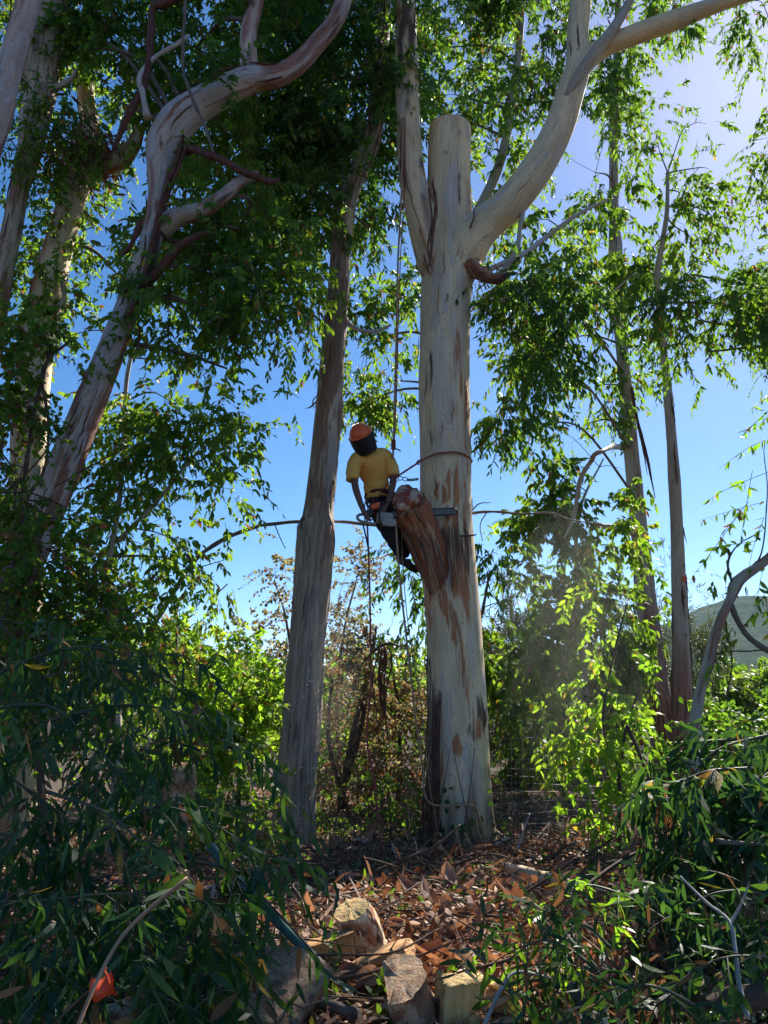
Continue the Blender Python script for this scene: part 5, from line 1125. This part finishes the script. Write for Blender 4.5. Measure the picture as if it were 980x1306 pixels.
# fingers and thumb of both hands
for (w_, hx, hy, hY, sx) in ((13, 469, 659, 8.89, 1), (19, 489, 650, 8.95, -1)):
    for j in range(5):
        k = len(body); dx = (j - 1.5) * 1.6
        if j == 4: a_, b_ = (hx - 3.5 * sx, hy + 2, hY - .03, .0105), (hx - 3 * sx, hy + 5.5, hY - .055, .0085)
        else: a_, b_ = (hx + dx + 1.5 * sx, hy + 4 - abs(j - 1.5) * .4, hY - .045, .0105), (hx + dx + 3.5 * sx, hy + 6 - abs(j - 1.5), hY + .0, .0085)
        body += [a_, b_]; bed += [(w_, k), (k, k + 1)]
skin('body', body, bed, M['skin'])
sh = []
for k, (rows, fl) in enumerate((([(482, 634, 9.33, .125), (481, 624, 9.31, .128), (479, 612, 9.27, .132), (476, 600, 9.22, .142), (474, 591, 9.17, .150), (472, 584, 9.13, .138), (470.5, 578, 9.11, .10), (469, 574, 9.09, .07)], 1.22),
                 ([(470, 585, 9.12, .10), (460, 585, 9.08, .098), (453, 591, 9.03, .086), (450.5, 601, 9.0, .078), (450, 612, 8.97, .075)], 1.), ([(478, 583, 9.14, .10), (489, 582, 9.19, .096), (497, 588, 9.2, .084), (500, 597, 9.19, .076), (502, 607, 9.16, .072)], 1.))):
    pr = path([[*P(q[0], q[1], q[2]), q[3]] for q in rows], 7)
    def fd(T, S, R, tco): return (.5 - np.abs(vn(tco * [14, 14, 9] + k * 7 + S[:, None] * [5, -5, 0], 3))) * .022 + vn(tco * 30, 6) * .005
    sh.append(tube(pr, 44, 0, fl, True, disp=fd))
tv, tf, _ = join(sh); put('t_shirt', tv, tf, M['shirt'], person)
skin('trousers', [(484, 630, 9.34, .150), (486, 644, 9.38, .155), (481, 657, 9.30, .11), (499, 684, 9.22, .085), (511, 708, 9.42, .068), (494, 655, 9.48, .105), (508, 682, 9.5, .080), (519, 712, 9.62, .062)],
     [(0, 1), (1, 2), (2, 3), (3, 4), (1, 5), (5, 6), (6, 7)], M['trouser'], root=1)
skin('boot', [(509, 707, 9.43, .055), (511, 714, 9.45, .058), (520, 720, 9.42, .048), (527, 722, 9.40, .035)], [(0, 1), (1, 2), (2, 3)], M['boot'])
skin('boot', [(519, 712, 9.62, .055), (520, 720, 9.63, .058), (529, 726, 9.6, .048), (536, 728, 9.58, .035)], [(0, 1), (1, 2), (2, 3)], M['boot'])
# face features under the visor
def ell(parent, name, c, r, mt, nu=20, nv=12, v0=0., v1=1., tilt=None, disp=0.):
    u = np.linspace(0, 2 * np.pi, nu, endpoint=False); v = np.linspace(v0, v1, nv) * np.pi
    VV, UU = np.meshgrid(v, u, indexing='ij')
    V = np.stack([np.sin(VV) * np.cos(UU) * r[0], np.sin(VV) * np.sin(UU) * r[1], np.cos(VV) * r[2]], -1).reshape(-1, 3)
    if tilt is not None: V = V @ np.array(tilt).T
    V = V + c; i = np.arange((nv - 1) * nu); j = (i // nu) * nu + (i % nu + 1) % nu
    return put(name, V, [np.stack([i, i + nu, j + nu, j], 1)], mt, parent)
hc = P(461.5, 557, 8.95)
TL = Matrix.Rotation(math.radians(-14), 3, 'Z') @ Matrix.Rotation(math.radians(40), 3, 'X') @ Matrix.Rotation(math.radians(-12), 3, 'Y')     # head bowed towards the work, facing the viewer
def hp_(v): return hc + np.array(TL @ Vector(v))
ell(person, 'nose', hp_((0, -.105, -.02)), (.014, .022, .022), M['skin'], 10, 8, tilt=TL)
ell(person, 'ear', hp_((.085, 0, -.01)), (.012, .02, .03), M['skin'], 10, 8, tilt=TL)
ell(person, 'ear', hp_((-.085, 0, -.01)), (.012, .02, .03), M['skin'], 10, 8, tilt=TL)
ell(person, 'mouth', hp_((0, -.098, -.062)), (.024, .01, .007), solid('lips', (.22, .08, .06), .5, .1), 10, 6, tilt=TL)
for s_ in (-1, 1): ell(person, 'eye', hp_((.032 * s_, -.092, .01)), (.014, .01, .009), solid('eye', (.5, .5, .48), .3, .05), 10, 6, tilt=TL)
hl = thing('helmet', hp_((0, 0, .04)), '', ''); hl.parent = person; hl.location = hl.location - person.location
HL = np.array(hl.location) + np.array(person.location)
def hput(o):   # re-parent a helmet piece built in world space
    return o
def hell(name, off, r, mt, **kw):
    o = ell(None, name, hp_(off), r, mt, **kw); o.parent = hl; o.location = o.location - Vector([float(q) for q in HL]); return o
hell('shell', (0, .0, .035), (.140, .160, .135), M['helmet'], nu=32, nv=12, v0=0, v1=.52, tilt=TL)
hell('brim', (0, -.02, .035), (.155, .185, .02), M['helmet'], nu=32, nv=8, v0=.3, v1=.7, tilt=TL)
for k in range(3): hell('ridge', ((k - 1) * .05, .0, .06), (.009, .15, .118), M['helmet'], nu=16, nv=10, v0=0, v1=.5, tilt=TL)
# wrap-round mesh visor
th = np.linspace(-1.75, 1.75, 25); zz = np.linspace(.03, -.20, 9)
VV = []
for z_ in zz:
    for a_ in th:
        rr_ = .162 - .16 * max(0, (-z_ - .06)); VV.append(hp_((math.sin(a_) * rr_ * .95, -math.cos(a_) * rr_ - .01, z_)))
VV = np.array(VV); i = (np.arange(8)[:, None] * 25 + np.arange(24)[None]).ravel(); Q = np.stack([i, i + 1, i + 26, i + 25], 1)
inner = hc + (VV - hc) * .97
vo = put('visor', np.vstack([VV, inner]), [Q, Q[:, ::-1] + len(VV)], M['visor']); vo.parent = hl; vo.location = vo.location - Vector([float(q) for q in HL])
for s_ in (-1, 1): hell('ear_defender', (.125 * s_, .01, -.02), (.035, .05, .058), M['black'], nu=16, nv=10, tilt=TL)
# harness
def strap(nm, pts, r, mt, parent=person, flat=.35, seg=8, n=6):
    rows = [[*P(q[0], q[1], q[2]), r] for q in pts]; V, F, tc = tube(path(rows, n), seg, 0, flat); return put(nm, V, F, mt, parent)
def ring_strap(nm, cpx, ry, rx, r, mt, tilt=0.):
    c = P(*cpx); rows = [[c[0] + math.cos(a_) * rx, c[1] + math.sin(a_) * rx * .9, c[2] + math.sin(a_) * tilt, r] for a_ in np.linspace(0, 2 * np.pi, 25)]
    V, F, tc = tube(np.array(rows), 8, 0, 1.); return put(nm, V, F, mt, person)
ring_strap('belt', (484, 634, 9.35), 0, .165, .028, M['harness'], -.05)
ring_strap('belt', (485, 642, 9.37), 0, .168, .016, M['black'], -.05)
strap('leg_loop', [(470, 636, 9.2), (476, 652, 9.14), (486, 660, 9.2), (494, 652, 9.22)], .016, M['harness'])
strap('leg_loop', [(498, 636, 9.25), (497, 652, 9.2), (492, 660, 9.24)], .016, M['harness'])
strap('shoulder_strap', [(500, 612, 9.08), (492, 620, 9.10), (484, 632, 9.14), (476, 646, 9.1)], .013, M['rope_red'])
for k in range(5):
    x_ = 468 + k * 3; strap('gear_cord', [(x_, 634, 9.1), (x_ - 2 + U(-1, 1), 646, 9.05), (x_ + 2, 655 + U(0, 6), 9.08), (x_ + 4, 640, 9.12)], .007, M[('rope_red', 'black', 'harness')[k % 3]], flat=1)
# carabiners near the stub top
for (x_, y_) in ((505, 612), (511, 610), (517, 611)):
    pts = [(x_ + 3.2 * math.cos(a_), y_ + 2.4 * math.sin(a_), 9.1 + .01 * math.sin(a_)) for a_ in np.linspace(0, 6.283, 11)]
    strap('carabiner', pts, .006, M['steel' if x_ > 506 else 'rope_red'], flat=1, seg=6, n=2)
strap('lanyard_adjuster', [(520, 612, 9.12), (526, 612, 9.16), (533, 611, 9.24)], .017, solid('grey green metal', (.22, .28, .24), .4, .2, metal=.3), flat=1)
person_hand_saw = thing('chainsaw', P(480, 665, 8.9), 'grey and orange chainsaw gripped by the climber, bar through the stub', 'chainsaw')
cs = person_hand_saw
def rbox(parent, nm, c, sz, mt, rot=None, bev=.2, kseg=2):
    """rounded housing: a superellipsoid"""
    nu, nv = 24, 14; u = np.linspace(0, 2 * np.pi, nu, endpoint=False); v = np.linspace(0, np.pi, nv); VV, UU = np.meshgrid(v, u, indexing='ij')
    f = lambda w: np.sign(w) * np.abs(w) ** .42
    V = np.stack([f(np.sin(VV)) * f(np.cos(UU)) * sz[0], f(np.sin(VV)) * f(np.sin(UU)) * sz[1], f(np.cos(VV)) * sz[2]], -1).reshape(-1, 3)
    if rot is not None: V = V @ np.array(rot).T
    V = V + c; i = np.arange((nv - 1) * nu); j = (i // nu) * nu + (i % nu + 1) % nu
    return put(nm, V, [np.stack([i, i + nu, j + nu, j], 1)], mt, parent, smooth=True)
RY = Matrix.Rotation(math.radians(6), 3, 'Y')
rbox(cs, 'engine_housing', P(491, 661, 8.95), (.10, .07, .065), M['saw_grey'], RY)
rbox(cs, 'clutch_cover', P(496, 666, 8.87), (.085, .02, .05), M['saw_grey'], RY)
rbox(cs, 'top_cover', P(480, 646, 8.96), (.062, .055, .035), M['helmet'], Matrix.Rotation(math.radians(-20), 3, 'Y'))
rbox(cs, 'air_filter', P(472, 655, 8.95), (.045, .05, .045), M['black'], RY)
strap('rear_handle', [(480, 668, 8.88), (470, 667, 8.87), (459, 664, 8.88), (456, 659, 8.9), (461, 656, 8.92), (474, 657, 8.93)], .018, M['saw_grey'], cs, 1)
strap('front_handle', [(488, 672, 8.84), (484, 660, 8.80), (486, 645, 8.83), (492, 640, 8.93), (497, 645, 9.05), (497, 660, 9.08)], .013, M['black'], cs, 1)
strap('hand_guard', [(496, 640, 8.86), (500, 643, 8.93), (501, 650, 8.98)], .012, M['black'], cs, .5)
ell(cs, 'starter', P(493, 664, 8.865), (.045, .012, .04), M['black'], 20, 10)
# bar and chain: one flat rounded plate
a_ = P(500, 656, 9.0); b_ = P(583, 652, 9.20); dx_ = nrm(b_ - a_); up_ = np.array([0, 0, 1.]); up_ = nrm(up_ - dx_ * dx_[2]); nn = np.cross(dx_, up_)
Lb = np.linalg.norm(b_ - a_); hb = .042
out_ = [(0, -hb), (Lb - hb, -hb)] + [(Lb - hb + hb * math.sin(t), -hb * math.cos(t)) for t in np.linspace(.2, np.pi - .2, 9)] + [(Lb - hb, hb), (0, hb)]
def plate(pts, th_):
    n_ = len(pts); A = np.array([a_ + dx_ * x_ + up_ * y_ for x_, y_ in pts]); V = np.vstack([A - nn * th_, A + nn * th_, [A.mean(0) - nn * th_, A.mean(0) + nn * th_]])
    i = np.arange(n_); j = (i + 1) % n_
    return V, [np.stack([i, j, j + n_, i + n_], 1), np.stack([j, i, np.full(n_, 2 * n_)], 1), np.stack([i + n_, j + n_, np.full(n_, 2 * n_ + 1)], 1)]
V, F = plate([(x_ * .985, y_ * .82) for x_, y_ in out_], .003); put('guide_bar', V, F, M['steel'], cs, smooth=False)
rows = [[*(a_ + dx_ * x_ + up_ * y_), .0075] for x_, y_ in out_]; V, F, tc = tube(np.array(rows), 6, 0); put('chain', V, F, M['black'], cs)

# ropes
def rope(label, pts, r, mt, n=8, group=None, twist=True):
    rows = [[*P(*q), r] for q in pts]; pp = path(rows, n)
    V, F, tc = tube(pp, 8, 0, 1, True)
    o = put('rope', V, F, mt, attrs={'tco': tc}); return tag(o, label, 'rope', group)
rope('red-tan climbing rope hanging from the left fork to the climber', [(514, 150, 9.2), (512, 250, 9.15), (508, 330, 9.15), (506, 420, 9.12), (504, 500, 9.12), (502, 570, 9.12), (501, 585, 9.1)], .013, M['rope_tan'])
rope('thinner second line beside the climbing rope above the climber', [(517, 140, 9.2), (516, 240, 9.18), (511, 330, 9.18), (508, 420, 9.14), (506, 500, 9.14), (503, 568, 9.13)], .007, M['rope_red'])
o = thing('rope_knot', P(502, 570, 9.1), 'red friction hitch knot with short tail above the climber shoulder', 'knot')
for k in range(5):
    V, F, tc = tube(path([[*(P(502, 562 + k * 2.6, 9.11) + [.022 * math.cos(q), .022 * math.sin(q), .004 * q / 6]), .011] for q in np.linspace(0, 6.28, 9)], 2), 6); put('coil', V, F, M['rope_red'], o)
strap('tail', [(503, 572, 9.1), (507, 573, 9.08), (511, 575, 9.06)], .009, M['black'], o, 1)
rope('red lanyard looped round the sawn trunk above the stub', [(504, 609, 9.1), (514, 603, 9.14), (526, 595, 9.22), (537, 588, 9.34), (547, 582.5, 9.36), (558, 578.5, 9.32), (570, 577, 9.30), (583, 577, 9.33), (593, 580, 9.42), (599, 584, 9.55), (602, 588, 9.72), (597, 590, 9.95), (570, 585, 10.1), (540, 586, 10.), (532, 590, 9.75), (534, 592, 9.5)], .013, M['rope_red'])
rope('red rope dropping straight from the harness to the ground', [(468, 655, 9.05), (470, 700, 9.05), (472, 760, 9.05), (473, 830, 9.0), (473, 880, 8.95), (468, 940, 8.9), (478, 1000, 8.85), (485, 1070, 8.7), (500, 1110, 8.6)], .011, M['rope_red'])
rope('black tail strap under the chainsaw hand', [(463, 668, 9.0), (467, 685, 9.0), (471, 705, 9.0)], .010, M['black'])
rope('pale rope hanging down the left side of the sawn trunk', [(505, 665, 8.9), (507, 700, 8.92), (511, 745, 8.95), (517, 800, 8.98), (524, 860, 9.0), (532, 930, 9.05), (540, 985, 9.1), (541, 1010, 9.1), (548, 1024, 9.12), (562, 1028, 9.12), (585, 1027, 9.12), (603, 1028, 9.14), (612, 1045, 9.14), (622, 1080, 9.1), (640, 1120, 9.0)], .012, M['rope_tan'])
rope('thin pale line behind the climber legs', [(512, 660, 9.3), (514, 720, 9.3), (520, 790, 9.3), (531, 860, 9.3), (540, 920, 9.3), (548, 1000, 9.28), (560, 1070, 9.2)], .006, M['rope_tan'])

# sawdust in the air
def dust_specks(n, f):
    c = f(n); s_ = U(.0025, .0075, n)[:, None, None]; T0 = np.array([[1, 1, 1], [1, -1, -1], [-1, 1, -1], [-1, -1, 1]]) * .6
    V = (c[:, None] + (T0[None] + rng.normal(0, .3, (n, 4, 3))) * s_).reshape(-1, 3)
    F = (np.array([[0, 1, 2], [0, 3, 1], [0, 2, 3], [1, 3, 2]])[None] + np.arange(n)[:, None, None] * 4).reshape(-1, 3); return V, F
def f1(n):
    t = U(0, 1, n) ** .8; x_ = 470 - 75 * t + rng.normal(0, 1, n) * (6 + 34 * t); y_ = 665 + 420 * t ** 1.1 + rng.normal(0, 12, n); Yd = 9.0 - .3 * t + rng.normal(0, .25, n)
    return np.array([P(a, b, c) for a, b, c in zip(x_, y_, Yd)])
V, F = dust_specks(1500, f1)
o = put('sawdust', V, [F], M['cream_wood'], smooth=False); tag(o, 'bright sawdust flecks falling in front of the rough left trunk', 'sawdust', kind='stuff')

def cloud(label, c, r, dens, seed):
    nu, nv = 40, 24; u = np.linspace(0, 2 * np.pi, nu, endpoint=False); v = np.linspace(0, np.pi, nv); VV, UU = np.meshgrid(v, u, indexing='ij')
    V = np.stack([np.sin(VV) * np.cos(UU), np.sin(VV) * np.sin(UU), np.cos(VV)], -1).reshape(-1, 3)
    V = V * np.array(r) * (1 + .35 * fbm(V * 1.8, seed, 3))[:, None] + c; i = np.arange((nv - 1) * nu); j = (i // nu) * nu + (i % nu + 1) % nu
    m, nt, out = new_mat('floating sawdust'); vp = nt.nodes.new('ShaderNodeVolumePrincipled'); vp.inputs['Color'].default_value = (1, .97, .92, 1)
    vp.inputs['Density'].default_value = dens; vp.inputs['Anisotropy'].default_value = .55; nt.links.new(vp.outputs[0], out.inputs['Volume'])
    o = put('dust_cloud', V, [np.stack([i, i + nu, j + nu, j], 1)], m); return tag(o, label, 'dust', kind='stuff')
cloud('pale sawdust haze drifting in the sun before the bright sapling', P(725, 850, 9.3), (.85, .9, 1.9), .022, 3)
cloud('sawdust haze beneath the chainsaw, beside the rough trunk', P(430, 860, 8.9), (.30, .5, 1.3), .08, 7)

# ------------------------------------------------------------------ air
m, nt, out = new_mat('thin blue haze'); vp = nt.nodes.new('ShaderNodeVolumePrincipled'); vp.inputs['Color'].default_value = (.55, .78, 1, 1)
vp.inputs['Density'].default_value = .00010; vp.inputs['Anisotropy'].default_value = .3; nt.links.new(vp.outputs[0], out.inputs['Volume'])
a_ = np.array([[x_, y_, z_] for x_ in (-3600., 3600.) for y_ in (-3600., 3600.) for z_ in (-60., 210.)])
hz = put('haze', a_, [np.array([[0, 1, 3, 2], [4, 6, 7, 5], [0, 4, 5, 1], [2, 3, 7, 6], [0, 2, 6, 4], [1, 5, 7, 3]])], m, smooth=False)
tag(hz, 'thin bluish haze that pales the distant hill', 'haze', kind='stuff')

# ------------------------------------------------------------------ bake skinned pieces
dg = bpy.context.evaluated_depsgraph_get()
for o in BAKE:
    me = bpy.data.meshes.new_from_object(o.evaluated_get(dg)); o.modifiers.clear(); old = o.data; o.data = me; bpy.data.meshes.remove(old)
    if me.name.startswith(('t_shirt', 'trousers')):
        n_ = len(me.vertices); co = np.empty(n_ * 3, np.float32); me.vertices.foreach_get('co', co); co = co.reshape(-1, 3).astype(float)
        no = np.empty(n_ * 3, np.float32); me.vertices.foreach_get('normal', no); q = co + np.array(person.location)
        fold = 1 - np.abs(vn(q @ np.array([[9, 0, 3], [0, 9, 0], [-5, 0, 12.]]), 3)) * 2; co += no.reshape(-1, 3) * (fold * .012 + vn(q * 22, 5) * .006)[:, None]
        me.vertices.foreach_set('co', co.astype(np.float32).ravel()); me.update()
    for p in me.polygons: p.use_smooth = True
print('leaf tris', LEAFN[0], 'total tris', sum(len(o.data.loops) - 2 * len(o.data.polygons) for o in COL.objects if o.type == 'MESH'), 'objects', len(COL.objects))
